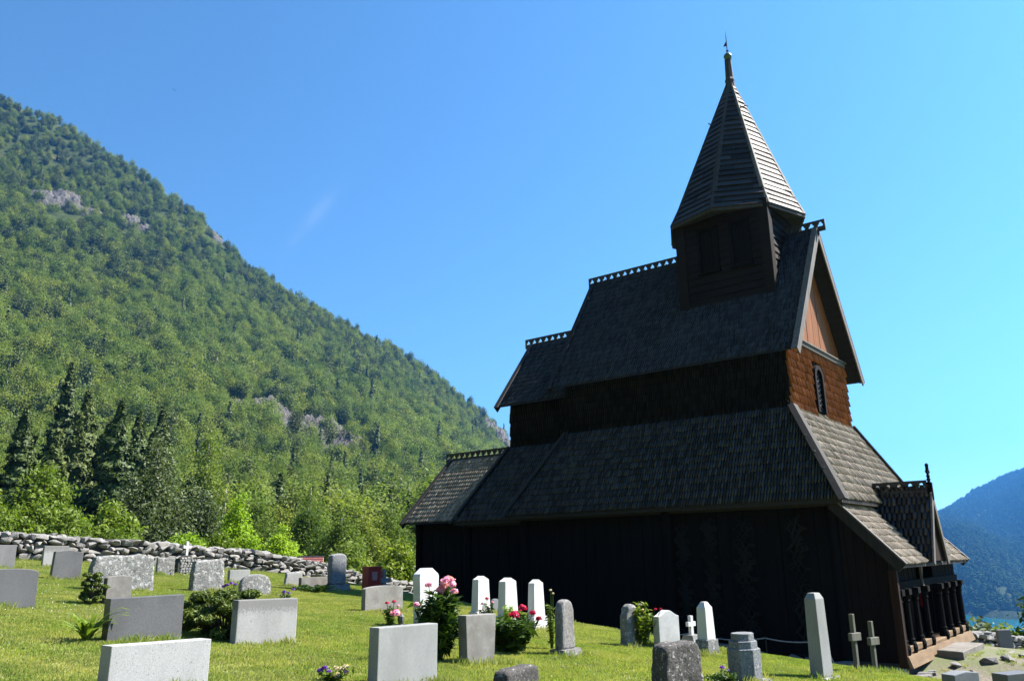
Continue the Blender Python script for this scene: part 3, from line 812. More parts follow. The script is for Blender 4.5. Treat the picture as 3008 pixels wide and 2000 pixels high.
MB().lathe((ST.x, ST.y - .01, 14.58), [(.03, 0), (.09, .03), (.125, .11), (.12, .17), (.07, .23), (.02, .26)], 14).build('ball', M['copper'], spire, smooth=True)
vn = MB(); vn.lathe((ST.x, ST.y - .01, 14.82), [(.05, 0), (.02, .04), (.045, .09), (.015, .12), (.012, .55), (.002, .78)], 8)
vn.prism([(ST.x - .004, ST.y, 15.08), (ST.x - .004, ST.y + .10, 15.10), (ST.x - .004, ST.y + .04, 15.2), (ST.x - .004, ST.y, 15.24)], (.008, 0, 0))
vn.build('spire_tip', M['iron'], spire)
hk = lerp(ring1[3], ring2[3], .74); MB().tube([hk, hk + Vector((.05, -.22, .05)), hk + Vector((.05, -.26, .0))], .018, 6).build('iron_hook', M['iron'], spire)
hk = lerp(ring1[1], ring2[1], .66); MB().tube([hk, hk + Vector((-.06, .08, .08))], .018, 6).build('iron_hook', M['iron'], spire)

# --- west portico
PX0, PX1 = 18.2, 24.72
po = MB()
po.hexa([(PX0, 5.58, .93), (PX0, 4.35, -.37), (PX1, 4.35, -.37), (PX1, 5.58, .93), (PX0, 5.58, .99), (PX0, 4.35, -.31), (PX1, 4.35, -.31), (PX1, 5.58, .99)])
pr_ = po.build('portico_roof', M['deck'], church)
vv = unit((0, 4.35, -.31), (0, 5.58, .99)); ln = math.hypot(1.23, 1.30)
GX, GH = 21.1, .74
def lean_skip(u, v):
    x = PX0 + u; z = -.31 + v * vv.z
    return abs(x - GX) < GH * (1.30 - z) / 1.57 + .02
fl = Field((PX0, 4.35, -.31), (1, 0, 0), vv, ln - .12, lambda q: (.05, 6.47), .165, .2, .036, lean_skip)
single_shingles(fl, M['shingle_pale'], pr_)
d = Vector((0, *vv[1:])); nv = Vector((0, -vv.z, vv.y))
for x, w_ in ((PX0, -.035), (PX1, .035)):
    A = Vector((x, 4.35, -.31)) - d * .04; B = Vector((x, 5.58, .99))
    m = MB(); m.prism([A + nv * .06, B + nv * .06, B - nv * .16, A - nv * .16], (w_, 0, 0)); m.build('verge_board', M['hip'], pr_)
    m = MB(); m.bar(A + nv * .065, B + nv * .065, .10, .03, nv); m.build('verge_cap', M['grey_board'], pr_)
# gabled porch roof across the middle of the lean-to
pg = MB(); ZR, ZB, GY0, GY1 = 1.24, -.27, 4.24, 5.55
for s in (-1, 1):
    n = Vector((s * (ZR - ZB), 0, GH)).normalized()
    q = [Vector((GX + s * GH, GY0, ZB)), Vector((GX + s * GH, GY1, ZB)), Vector((GX, GY1, ZR)), Vector((GX, GY0, ZR))]
    pg.hexa([p - n * .05 for p in q] + q)
pgo = pg.build('porch_gable_roof', M['deck'], church)
L = math.hypot(GH, ZR - ZB)
shingles([Field((GX - GH, GY1, ZB), (0, -1, 0), (GH, 0, ZR - ZB), L - .05, lambda q: (.03, 1.27), .11, .2),
          Field((GX + GH, GY0, ZB), (0, 1, 0), (-GH, 0, ZR - ZB), L - .05, lambda q: (.03, 1.27), .11, .2)], M['shingle'], pgo)
for s in (-1, 1):
    dd = unit((GX + s * GH, GY0, ZB), (GX, GY0, ZR)); n = Vector((s * dd.z, 0, abs(dd.x)))
    A = Vector((GX + s * GH, GY0, ZB)) - dd * .06; B = Vector((GX, GY0, ZR)) + dd * .04
    MB().prism([A + n * .05, B + n * .05, B - n * .09, A - n * .09], (0, -.04, 0)).build('barge_board', M['grey_board'], pgo)
MB().prism([(GX - GH + .03, GY0 + .06, ZB), (GX + GH - .03, GY0 + .06, ZB), (GX, GY0 + .06, ZR - .06)], (0, .04, 0)).build('porch_gable_boards', M['tar_brown'], pgo)
crest('ridge_crest', GY0 + .05, GY1 - .05, GX, ZR + .04, pgo, h=.26, pitch=.24, lower=.10)
fin = MB(); fin.box(GX - .045, GX + .045, GY0 - .06, GY0 + .05, ZR - .15, ZR + .24)
fin.lathe((GX, GY0, ZR + .24), [(.05, 0), (.03, .03), (.05, .07), (.03, .11), (.045, .15), (.025, .19), (.02, .24)], 8)
fin.box(GX - .10, GX + .10, GY0 - .03, GY0 + .03, ZR + .46, ZR + .52); fin.box(GX - .03, GX + .03, GY0 - .03, GY0 + .03, ZR + .44, ZR + .62)
fin.lathe((GX, GY0, ZR + .60), [(.02, 0), (.045, .03), (.04, .06), (.01, .09)], 8)
fin.build('finial_cross', M['tar'], pgo)
# north and south side walls of the portico
for X, o_ in ((18.36, -1), (24.58, 1)):
    a = 4.66
    while a < 5.6:
        b = min(a + random.uniform(.16, .24), 5.62); zt = lambda y: -.40 + (y - 4.35) * 1.057
        m = MB(); x0, x1 = sorted((X, X + o_ * random.uniform(.03, .05)))
        m.hexa([(x0, a, -2.2), (x1, a, -2.2), (x1, b - .006, -2.2), (x0, b - .006, -2.2), (x0, a, zt(a)), (x1, a, zt(a)), (x1, b - .006, zt(b)), (x0, b - .006, zt(b))])
        m.build('side_plank', M['side'], church, bevel=.004); a = b
# front: sill, posts, head beam
PY = 4.60
for a, b in ((18.26, 20.62), (22.16, 24.62)):
    MB().box(a, b, PY - .07, PY + .07, -2.02, -1.90).build('sill_board', M['pale_wood'], church, bevel=.006)
    MB().box(a, b, PY - .055, PY + .05, -2.115, -2.022).build('sill_board', M['pale_wood'], church, bevel=.006)
MB().box(20.62, 22.16, PY - .075, PY + .09, -2.06, -1.98).build('threshold', M['pale_wood'], church, bevel=.012)
MB().hexa([(18.2, PY - .20, -2.26), (24.66, PY - .20, -2.26), (24.66, PY - .13, -2.26), (18.2, PY - .13, -2.26), (18.2, PY - .13, -2.05), (24.66, PY - .13, -2.05), (24.66, PY - .08, -2.05), (18.2, PY - .08, -2.05)]).build('weather_board', M['pale_wood'], church)
MB().box(18.2, 18.34, PY - .10, PY + .06, -2.36, -.42).build('corner_post', M['tar_brown'], church)
for x in (18.46, 19.02, 19.8, 20.68, 22.12, 22.88, 23.7, 24.46):
    m = MB(); m.lathe((x, PY - .02, -2.06), [(.07, -.06), (.10, .03), (.115, .12), (.10, .19), (.07, .24), (.085, .27), (.066, .30), (.060, .98), (.080, 1.02), (.064, 1.06), (.095, 1.14)], 10)
    m.box(x - .11, x + .11, PY - .13, PY + .09, -.92, -.80)
    m.build('portico_post', M['tar'], church, smooth=False)
MB().box(18.3, 24.6, PY + .0, PY + .12, -.80, -.66).build('head_beam', M['tar'], church)
planks('front', church, 'X', PY + .10, 18.32, 20.6, -.66, lambda a: -.30, .2, 'tar', -1, .03, .006)
planks('front', church, 'X', PY + .10, 22.2, 24.6, -.66, lambda a: -.30, .2, 'tar', -1, .03, .006)
MB().prism([(20.64, PY - .04, -.8), (20.74, PY - .04, -.8), (20.64, PY - .04, -.62), (20.78, PY - .04, -.42), (20.7, PY - .04, -.34), (20.62, PY - .04, -.34)], (0, .05, 0)).build('bracket', M['grey_board'], church)
MB().box(18.4, 24.5, 4.66, 5.6, -2.14, -2.10).build('portico_floor', M['tar_brown'], church)
MB().box(20.9, 22.0, 5.52, 5.575, -2.1, -.5).build('church_door', M['tar_brown'], church)
ex = empty('fire_extinguisher', (22.3, 4.95, -1.35)); tag(ex, 'red fire extinguisher hanging inside the church portico', 'extinguisher')
e1 = MB().lathe((22.3, 4.97, -1.35), [(.07, 0), (.08, .03), (.08, .38), (.05, .45), (.02, .48)], 12).build('cylinder_body', M['red_paint'], ex, smooth=True)
MB().tube([(22.3, 4.97, -.87), (22.3, 4.97, -.80), (22.22, 4.93, -.82), (22.2, 4.91, -1.1)], .018, 6).build('hose', M['iron'], ex)

# ------------------------------------------------------------------ rubble, steps, rope fence
def rock_mesh(name, seed, mat, sx=1, sy=1, sz=1, n=15):
    rg = np.random.default_rng(seed)
    P = rg.normal(size=(n, 3)); P /= np.linalg.norm(P, axis=1)[:, None]
    P = np.sign(P) * np.abs(P) ** .5 * np.array([.5, .5, .5]) * rg.uniform(.82, 1.05, (n, 1))
    P = P / np.abs(P).max(0) * .5
    bm = bmesh.new()
    for p in P: bm.verts.new((p[0] * sx, p[1] * sy, p[2] * sz))
    r = bmesh.ops.convex_hull(bm, input=bm.verts)
    loose = [g for g in r['geom_interior'] if isinstance(g, bmesh.types.BMVert)]
    bmesh.ops.delete(bm, geom=loose, context='VERTS')
    bmesh.ops.bevel(bm, geom=list(bm.edges), offset=.022, segments=1, affect='EDGES', profile=.6, clamp_overlap=True)
    bmesh.ops.recalc_face_normals(bm, faces=bm.faces)
    me = bpy.data.meshes.new(name); bm.to_mesh(me); bm.free(); me.materials.append(mat)
    me.polygons.foreach_set('use_smooth', np.ones(len(me.polygons), bool))
    me.set_sharp_from_angle(angle=RAD(24))
    return me
ROCKS = [rock_mesh('stone', 100 + i, M['wall_stone']) for i in range(14)]
RUBBLE = [rock_mesh('foundation_stone', 300 + i, M['rubble']) for i in range(6)]

def put(me, name, loc, rot, scl, parent=None):
    o = link_mesh(name, me, parent, local=False)
    o.matrix_basis = Matrix.Translation(loc) @ Matrix.Rotation(rot[2], 4, 'Z') @ Matrix.Rotation(rot[1], 4, 'Y') @ Matrix.Rotation(rot[0], 4, 'X') @ Matrix.Diagonal((*scl, 1))
    return o

fd = MB().box(18.3, 24.7, PY - .02, 5.5, -3.0, -2.2).box(18.5, 24.7, 5.5, 19.0, -2.8, -2.3).build('foundation', M['mortar_core'], church)
rg = random.Random(5)
for row in range(3):
    x = 18.1
    while x < 24.8:
        w = rg.uniform(.18, .42); h = rg.uniform(.12, .2)
        put(rg.choice(RUBBLE), 'foundation_stone', (x + w / 2, PY - .16 - rg.uniform(0, .10) - (2 - row) * .06, -2.78 + row * .155), (rg.uniform(-.2, .2), rg.uniform(-.2, .2), rg.uniform(-.4, .4)), (w * 1.1, .34, h * 1.15), fd)
        x += w * .95
y = 4.5
while y < 15:
    w = rg.uniform(.25, .55)
    put(rg.choice(RUBBLE), 'foundation_stone', (18.2 - rg.uniform(0, .15), y + w / 2, float(ground_z(18.1, y)) + .08), (rg.uniform(-.2, .2), rg.uniform(-.2, .2), rg.uniform(-.4, .4)), (.36, w * 1.1, rg.uniform(.2, .34)), fd)
    y += w

def slabstone(name, corners, z0, z1, mat, label, cat, group=None):
    m = MB(); n = len(corners)
    m.prism([(x, y, z0) for x, y in corners], (0, 0, z1 - z0))
    me = m.mesh(name, mat)
    bm = bmesh.new(); bm.from_mesh(me)
    bmesh.ops.subdivide_edges(bm, edges=list(bm.edges), cuts=3, use_grid_fill=True)
    for v in bm.verts: v.co += mnoise.noise_vector(v.co * 2.3) * .018
    bmesh.ops.bevel(bm, geom=[e for e in bm.edges if e.calc_face_angle(0) > .9], offset=.012, segments=1, affect='EDGES')
    bm.to_mesh(me); bm.free()
    return tag(link_mesh(name, me), label, cat, group)
slabstone('stone_step', [(20.1, 3.86), (22.15, 3.80), (22.2, 4.36), (20.15, 4.37)], -2.60, -2.10, M['step_stone'], 'big flat stone step right at the church portico entrance', 'step', 'stone steps to the portico')
slabstone('stone_step', [(21.05, 3.28), (22.25, 3.22), (22.35, 3.74), (21.15, 3.76)], -2.75, -2.26, M['step_stone'], 'middle flat stone step lying below the portico step', 'step', 'stone steps to the portico')
slabstone('stone_step', [(21.3, 2.45), (22.5, 2.4), (22.7, 3.08), (21.5, 3.12)], -2.75, -2.34, M['step_stone'], 'low flat stone step at the edge of the dirt path, partly out of frame', 'step', 'stone steps to the portico')
for i, (x, y, s) in enumerate(((19.0, 3.95, .3), (19.4, 3.6, .22), (20.1, 3.4, .34), (18.6, 3.5, .2), (20.4, 3.1, .28), (21.0, 2.9, .2), (19.7, 3.95, .25), (18.2, 4.1, .22))):
    o = put(RUBBLE[i % 6], 'loose_stone', (x, y, float(ground_z(x, y)) + .05), (.2, .1, i), (s, s * .8, s * .45))
    tag(o, 'flat loose stone lying on the dirt below the church portico', 'stone', 'loose stones on the dirt path')

rf = empty('rope_fence', (17.2, 9.0, float(ground_z(17.2, 9.0)))); tag(rf, 'low rope barrier on thin stakes along the dark church wall', 'fence')
stakes = [(17.25, 5.9), (17.2, 6.94), (17.2, 8.6), (17.2, 10.1), (17.2, 11.46), (17.2, 13.0)]
tops = []
for x, y in stakes:
    z = float(ground_z(x, y)); h = -1.70 + (y - 7) * .02; tops.append((x, y, h - .02))
    MB().tube([(x, y, z - .1), (x, y, h)], .014, 6).build('stake', M['iron'], rf)
for a, b in zip(tops[:-1], tops[1:]):
    pts = [(a[0] + (b[0] - a[0]) * t, a[1] + (b[1] - a[1]) * t, a[2] + (b[2] - a[2]) * t - .10 * 4 * t * (1 - t) * (.6 + .4 * math.sin(a[1]))) for t in np.linspace(0, 1, 12)]
    MB().tube(pts, .012, 6).build('rope', M['rope'], rf)
a = tops[-2]; MB().tube([(17.2, 11.46 - .9 * t, a[2] - .05 - .28 * 4 * t * (1 - t)) for t in np.linspace(0, 1, 14)], .012, 6).build('loose_rope', M['rope'], rf)
MB().tube([tops[0], (17.25, 5.7, tops[0][2] - .18), (17.27, 5.62, tops[0][2] - .42)], .012, 6).build('loose_rope', M['rope'], rf)

# ------------------------------------------------------------------ dry stone walls
def dry_wall(path, label, hfun, name='dry_stone_wall', maxn=300, rowh=.15, lenw=.30, thick=.5, seed=3):
    rg = random.Random(seed)
    P = [Vector(p) for p in path]; seg = [(P[i + 1] - P[i]).length for i in range(len(P) - 1)]; L = sum(seg)
    def at(s):
        for i, q in enumerate(seg):
            if s <= q or i == len(seg) - 1:
                d = (P[i + 1] - P[i]).normalized(); return P[i] + d * s, d
            s -= q
    mid, _ = at(L / 2)
    root = empty(name, (mid.x, mid.y, float(ground_z(mid.x, mid.y)))); tag(root, label, 'wall')
    core = MB(); N = 60; ring = []
    for i in range(N + 1):
        s = L * i / N; p, d = at(s); n = Vector((d.y, -d.x)); n = n if n.dot(-p) > 0 else -n
        g = float(ground_z(p.x, p.y)) - .3; h = hfun(s / L) - .12
        a, b = p + n * (thick / 2 - .14), p - n * (thick / 2 - .14)
        ring.append([(a.x, a.y, g), (a.x, a.y, g + .3 + h), (b.x, b.y, g + .3 + h), (b.x, b.y, g)])
    for q in ring: core.v += q
    for i in range(N):
        for k in range(3): core.f.append((i * 4 + k, i * 4 + k + 1, i * 4 + 5 + k, i * 4 + 4 + k))
    core.build('wall_core', M['mortar_core'], root)
    cand = []
    for face in (1, -1):
        row = 0; z = 0.0
        while z < 1.2:
            s = rg.uniform(-.2, 0); big = max(0.6, 1.35 - row * .16)
            rh = rowh * rg.uniform(.85, 1.2) * (1.25 if row == 0 else 1)
            while s < L:
                w = lenw * rg.uniform(.45, 1.6) * (.8 + .35 * (row == 0))
                sc = s + w / 2
                if 0 < sc < L and z < hfun(sc / L) - .04:
                    p, d = at(sc); n = Vector((d.y, -d.x)); n = n if n.dot(-p) > 0 else -n
                    q = p + n * face * (thick / 2 - .12 + rg.uniform(-.05, .05) - z * .06)
                    g = float(ground_z(p.x, p.y))
                    hgt = rh * rg.uniform(.9, 1.3)
                    loc = (q.x, q.y, g + z + rh / 2 + rg.uniform(-.03, .03) + .02 * math.sin(sc * 2.1))
                    rot = (rg.uniform(-.25, .25) + rg.choice((0, PI)), rg.uniform(-.22, .22), math.atan2(d.y, d.x) + rg.uniform(-.2, .2) + rg.choice((0, PI)))
                    cand.append((face, w * hgt, rg.choice(ROCKS), loc, rot, (w * 1.12, .36 * rg.uniform(.8, 1.2), hgt * 1.12), sc))
                s += w * .98
            z += rh; row += 1
    for i in range(int(L / .33)):    # capping stones
        s = i * .33 + rg.uniform(0, .12); s = min(s, L); p, d = at(s)
        g = float(ground_z(p.x, p.y)) + hfun(s / L) - .05
        cand.append((1, .05, rg.choice(ROCKS), (p.x + rg.uniform(-.1, .1), p.y + rg.uniform(-.1, .1), g + rg.uniform(-.03, .02)), (rg.uniform(-.1, .1), rg.uniform(-.1, .1), math.atan2(d.y, d.x) + rg.uniform(-.3, .3)), (rg.uniform(.24, .46), rg.uniform(.3, .5), rg.uniform(.09, .15)), s))
    cand.sort(key=lambda c: (-c[0], -c[1]))
    rest_v, rest_f, rb = [], [], 0
    for i, (face, sz, me, loc, rot, scl, sc) in enumerate(cand):
        if i < maxn: put(me, 'stone', loc, rot, scl, root)
        else:
            mt = np.array(Matrix.Translation(loc) @ Matrix.Rotation(rot[2], 4, 'Z') @ Matrix.Rotation(rot[1], 4, 'Y') @ Matrix.Rotation(rot[0], 4, 'X') @ Matrix.Diagonal((*scl, 1)))
            V = np.array([v.co for v in me.vertices]); V = V @ mt[:3, :3].T + mt[:3, 3]
            rest_v.append(V); rest_f += [tuple(rb + k for k in p.vertices) for p in me.polygons]; rb += len(V)
    if rest_v:
        me = bpy.data.meshes.new('back_stones'); me.from_pydata(np.concatenate(rest_v).tolist(), [], rest_f); me.materials.append(M['wall_stone'])
        o = link_mesh('back_stones', me, root); o['kind'] = 'stuff'
    return root
dry_wall([(6.2, 23.75), (8.8, 23.6), (11.2, 23.4), (14.6, 23.3), (18.2, 23.0), (22.5, 22.6), (26, 22.2)], 'long dry stone wall behind the graves on the lawn', lambda t: .70 - .18 * t, maxn=300, rowh=.12, lenw=.32)
dry_wall([(26.0, 5.2), (27.5, 4.6), (29, 4.2), (31, 3.2), (33, 1.5)], 'low tumbled stone wall beside the dirt yard by the shrubs', lambda t: .42, maxn=110, rowh=.115, lenw=.30, seed=8)

# ------------------------------------------------------------------ gravestones
def outline(kind, w, h):
    a = w / 2
    if kind == 'rect': return [(-a, 0), (a, 0), (a, h), (-a, h)]
    if kind == 'arc': return [(-a, 0), (a, 0)] + [(a * math.cos(t) , h * .90 + h * .10 * math.sin(t)) for t in np.linspace(0, PI, 13)]
    if kind == 'round':
        k = min(a, h * .45); return [(-a, 0), (a, 0)] + [(a * .92 * math.cos(t), h - k + k * math.sin(t)) for t in np.linspace(0, PI, 13)]
    if kind == 'gable': return [(-a, 0), (a, 0), (a * .97, h * .94), (0, h), (-a * .97, h * .94)]
    if kind == 'taper_up': return [(-a * .86, 0), (a * .86, 0), (a, h), (-a, h)]
    if kind == 'rough': return [(-a, 0), (a, 0), (a * .96, h * .55), (a * .93, h * .9), (a * .6, h * 1.0), (a * .1, h * .97), (-a * .4, h * .99), (-a * .88, h * .95), (-a * .98, h * .6)]
    if kind == 'shoulder': return [(-a * .86, 0), (a * .86, 0), (a, h * .86), (a * .93, h * .905), (a * .3, h), (-a * .3, h), (-a * .93, h * .905), (-a, h * .86)]
    if kind == 'ogee': return [(-a, 0), (a, 0)] + [(x, h * (.86 + .14 * (.5 + .5 * math.cos(PI * x / a)))) for x in np.linspace(a, -a, 15)]
    if kind == 'roundtop': 
        return [(-a, 0), (a, 0), (a, h * .60), (a * .94, h * .66)] + [(a * .94 * math.cos(t), h * .66 + h * .34 * math.sin(t)) for t in np.linspace(.15, PI - .15, 11)] + [(-a * .94, h * .66), (-a, h * .60)]
def slab_mesh(name, pts, t, mat, bev=.008, rough=0.0, y0=None):
    bm = bmesh.new()
    f = bm.faces.new([bm.verts.new((x, -t / 2, z)) for x, z in pts])
    r = bmesh.ops.extrude_face_region(bm, geom=[f])
    for v in [g for g in r['geom'] if isinstance(g, bmesh.types.BMVert)]: v.co.y = t / 2
    bmesh.ops.recalc_face_normals(bm, faces=bm.faces)
    if rough:
        tm = bpy.data.meshes.new('t'); bm.to_mesh(tm); bm.free(); to = bpy.data.objects.new('t', tm); COL.objects.link(to)
        md = to.modifiers.new('r', 'REMESH'); md.mode = 'VOXEL'; md.voxel_size = .022
        em = bpy.data.meshes.new_from_object(to.evaluated_get(bpy.context.evaluated_depsgraph_get()))
        bpy.data.objects.remove(to); bm = bmesh.new(); bm.from_mesh(em)
        for _ in range(2): bmesh.ops.smooth_vert(bm, verts=bm.verts, factor=.4, use_axis_x=True, use_axis_y=True, use_axis_z=True)
        sd = random.uniform(0, 50)
        for v in bm.verts:
            v.co += mnoise.noise_vector(v.co * 5 + Vector((sd, 0, 0))) * rough * .6 + mnoise.noise_vector(v.co * 21 + Vector((sd, 3, 0))) * rough * .45
    elif bev:
        bmesh.ops.bevel(bm, geom=list(bm.edges), offset=bev, segments=2, affect='EDGES', profile=.6)
    me = bpy.data.meshes.new(name); bm.to_mesh(me); bm.free(); me.materials.append(mat)
    if rough: me.polygons.foreach_set('use_smooth', np.ones(len(me.polygons), bool)); me.set_sharp_from_angle(angle=RAD(50))
    return me
def loft_mesh(name, rings, mat, bev=.006, rough=0.0):
    """rings: (width, depth, z); last ring may be a point-like cap"""
    m = MB(); n = len(rings)
    for w, t, z in rings: m.v += [(-w / 2, -t / 2, z), (w / 2, -t / 2, z), (w / 2, t / 2, z), (-w / 2, t / 2, z)]
    for i in range(n - 1):
        for k in range(4): m.f.append((i * 4 + k, i * 4 + (k + 1) % 4, i * 4 + 4 + (k + 1) % 4, i * 4 + 4 + k))
    m.f += [(3, 2, 1, 0), tuple(4 * (n - 1) + k for k in range(4))]
    me = m.mesh(name, mat)
    if rough or bev:
        bm = bmesh.new(); bm.from_mesh(me)
        if rough:
            for _ in range(3): bmesh.ops.subdivide_edges(bm, edges=[e for e in bm.edges if e.calc_length() > .06], cuts=1, use_grid_fill=True)
            sd = random.uniform(0, 50)
            for v in bm.verts: v.co += mnoise.noise_vector(v.co * 9 + Vector((sd, 0, 0))) * rough
        else: bmesh.ops.bevel(bm, geom=list(bm.edges), offset=bev, segments=2, affect='EDGES', profile=.6)
        bm.to_mesh(me); bm.free()
    return me
STONES = []
def grave(name, x, y, yaw, mesh, label, group='gravestones on the lawn', cat='gravestone', lean=(0, 0), sink=.05):
    z = float(ground_z(x, y)) - sink
    if mesh is None: o = empty(name, (x, y, z))
    else: o = link_mesh(name, mesh); o.location = (x, y, z)
    o.rotation_euler = (RAD(lean[0]), RAD(lean[1]), -RAD(yaw))
    STONES.append((x, y)); return tag(o, label, cat, group)
def slab(kind, x, y, w, h, t, mat, label, yaw=0, rough=0.0, bev=.008, lean=(0, 0), name='gravestone'):
    return grave(name, x, y, yaw, slab_mesh(name, outline(kind, w, h + .05), t, M[mat], bev, rough), label, lean=lean)
def part(parent, name, me): return link_mesh(name, me, parent, local=True)

slab('rect', 7.52, 20.0, .56, .48, .12, 'granite_mid', 'grey speckled stone cut by the left picture edge, near the wall')
slab('arc', 4.55, 11.8, .70, .49, .14, 'granite_dark', 'wide dark grey stone with arched top cut by the left picture edge')
slab('rect', 9.0, 20.8, .56, .50, .09, 'concrete', 'pale slab half hidden behind the dark pointed stone at the wall')
slab('gable', 7.6, 17.05, .55, .56, .10, 'granite_dark', 'dark grey slab with a very low pointed top, leaning', lean=(0, 2.5))
slab('rough', 7.5, 14.65, 1.16, .62, .15, 'lichen', 'broad lichen-covered slab behind the small round bush', rough=.016)
slab('rect', 10.85, 19.15, .46, .42, .08, 'lichen', 'low lichened stone between the broad slab and the cross stone', rough=.008)
slab('rough', 9.2, 14.7, .68, .60, .16, 'lichen', 'upright lichen-covered stone with uneven top before the wall', rough=.018)
slab('rect', 11.65, 17.3, .54, .30, .09, 'concrete_clean', 'low pale slab before the wall behind the purple flowers')
slab('roundtop', 9.9, 14.15, .68, .40, .12, 'lichen', 'rounded lichened stone behind the dark conifer bush', rough=.010)
slab('rect', 4.66, 8.55, .80, .44, .12, 'granite_dark', 'wide smooth dark grey slab beside the long-leaved plant', bev=.004, lean=(1, -.5))
slab('rect', 3.42, 6.05, .78, .34, .15, 'granite_white', 'white speckled granite slab lowest at the bottom picture edge', bev=.006, lean=(0, 1.2))
slab('rect', 5.82, 8.1, .79, .48, .11, 'concrete', 'pale concrete slab with dark top stains before the conifer bush', bev=.012, lean=(0, 1.0))
slab('rough', 12.6, 16.5, .50, .34, .09, 'concrete_clean', 'pale slanting stone behind the low tan slab by the wall', rough=.006)
slab('rect', 12.9, 16.1, .84, .27, .10, 'tan_stone', 'low tan slab half in shadow left of the tall lichened pillar')
slab('arc', 10.45, 11.15, .90, .44, .10, 'tan_stone', 'tan concrete slab with gently arched top before the red stone')
slab('rect', 5.42, 5.5, .73, .50, .12, 'concrete_clean', 'clean grey concrete slab beside the pink peony', bev=.008, lean=(0, 1.0))
slab('shoulder', 9.4, 9.08, .42, .86, .15, 'white_stone', 'tallest white shouldered stone, beside the pink peony')
slab('taper_up', 7.05, 6.05, .50, .50, .12, 'tan_stone', 'tan pitted stone widening upwards, right of the pink peony', lean=(0, 1))
slab('ogee', 11.4, 6.1, .43, .53, .12, 'marble', 'white marble stone with curved top behind the dark boulder-like stone', yaw=15)
slab('rough', 7.45, 3.9, .54, .50, .20, 'lichen_dark', 'dark boulder-like stone with pale lichen at the bottom edge', yaw=14, rough=.020)
slab('rough', 6.2, 4.85, .58, .20, .16, 'lichen_dark', 'low dark lichened stone just showing at the bottom edge', yaw=-6, rough=.012)
slab('gable', 10.6, 2.1, .42, .31, .16, 'blue_grey', 'blunt blue-grey stone top rising from the bottom edge near the dirt', yaw=25)
slab('rect', 11.35, 1.70, .44, .31, .20, 'granite_dark', 'dark stone top cut by the bottom right corner', yaw=30)
slab('rect', 24.6, 3.75, .34, .46, .10, 'granite_mid', 'small upright grey stone beside the low tumbled wall', yaw=48)
slab('round', 13.15, 10.8, .24, .26, .08, 'blue_grey', 'small dark rounded stone in the church shadow')
o = slab('rect', 14.1, 15.45, .41, .59, .22, 'red_granite', 'polished dark red stone with pale inscription')
ins = MB(); rg = random.Random(4)
for i in range(9):
    x = -.10 + (0 if i == 0 else .02); z = .50 - i * .022
    while x < .10 - (0 if i == 0 else .02):
        w = rg.uniform(.012, .035); ins.box(x, x + w, -.114, -.109, z, z + .013); x += w + .006
part(o, 'inscription', ins.mesh('inscription', M['gold_letters']))

for x, y, w, h, t, lb in ((10.95, 9.3, .35, .76, .15, 'white hammered pillar stone, leftmost of three, behind the tan pitted stone'), (10.86, 8.65, .36, .79, .16, 'white hammered pillar stone, middle of three in a row'), (11.4, 8.48, .32, .79, .14, 'white hammered pillar stone, rightmost of three, behind the red peony')):
    r = grave('gravestone', x, y, 0, None, lb, 'three white pillar stones')
    ph = h * .32
    part(r, 'plinth', loft_mesh('plinth', [(w * 1.18, t * 1.3, 0), (w * 1.14, t * 1.25, ph)], M['white_hammered'], .006))
    bm_ = MB(); w0, w1, z0, z1 = w * .96, w * .80, ph, h + .05
    P0 = [(-w0 / 2, -t / 2, z0), (w0 / 2, -t / 2, z0), (w0 / 2, t / 2, z0), (-w0 / 2, t / 2, z0)]
    P1 = [(-w1 / 2, -t * .43, z1 - .06), (w1 / 2, -t * .43, z1 - .06), (w1 / 2, t * .43, z1 - .06), (-w1 / 2, t * .43, z1 - .06)]
    bm_.add(P0 + P1 + [(0, -t * .43, z1), (0, t * .43, z1)], [(3, 2, 1, 0), (0, 1, 5, 8, 4), (1, 2, 6, 5), (2, 3, 7, 9, 6), (3, 0, 4, 7), (5, 6, 9, 8), (8, 9, 7, 4)])
    part(r, 'shaft', bm_.mesh('shaft', M['white_hammered'], .006))

r = grave('gravestone', 13.15, 15.6, 0, None, 'tall blue-grey lichened pillar stone in the spire shadow')
part(r, 'plinth', loft_mesh('plinth', [(.60, .34, 0), (.56, .30, .20)], M['blue_stone'], 0, .012))
part(r, 'shaft', slab_mesh('shaft', [(x, z + .2) for x, z in outline('arc', .44, .70)], .17, M['blue_stone'], 0, .012))
r = grave('gravestone', 8.92, 6.2, 0, None, 'dark rough round-topped stone on a plinth right of the red peony')
part(r, 'plinth', loft_mesh('plinth', [(.40, .26, 0), (.37, .22, .13)], M['lichen_round'], 0, .010))
part(r, 'shaft', slab_mesh('shaft', [(x, z + .12) for x, z in outline('round', .30, .60)], .13, M['lichen_round'], 0, .007))
r = grave('gravestone', 10.95, 6.45, 12, None, 'round-headed lichened stone with notched shoulders by the rope barrier')
part(r, 'plinth', loft_mesh('plinth', [(.42, .28, 0), (.38, .24, .08)], M['lichen'], 0, .014))
a = .14; h = .64
part(r, 'shaft', slab_mesh('shaft', [(-a * 1.12, .06), (a * 1.12, .06), (a * .95, h * .78), (a * .74, h * .79)] + [(a * .74 * math.cos(t), h * .84 + h * .16 * math.sin(t)) for t in np.linspace(0, PI, 9)] + [(-a * .74, h * .79), (-a * .95, h * .78)], .15, M['lichen'], 0, .006))
r = grave('gravestone', 11.42, 5.48, 8, None, 'pale granite obelisk on a block beside the small white cross')
part(r, 'plinth', loft_mesh('plinth', [(.27, .22, 0), (.26, .21, .25)], M['lichen'], .006))
part(r, 'shaft', loft_mesh('shaft', [(.21, .17, .252), (.18, .145, .68), (.08, .06, .76)], M['white_hammered'], .005))
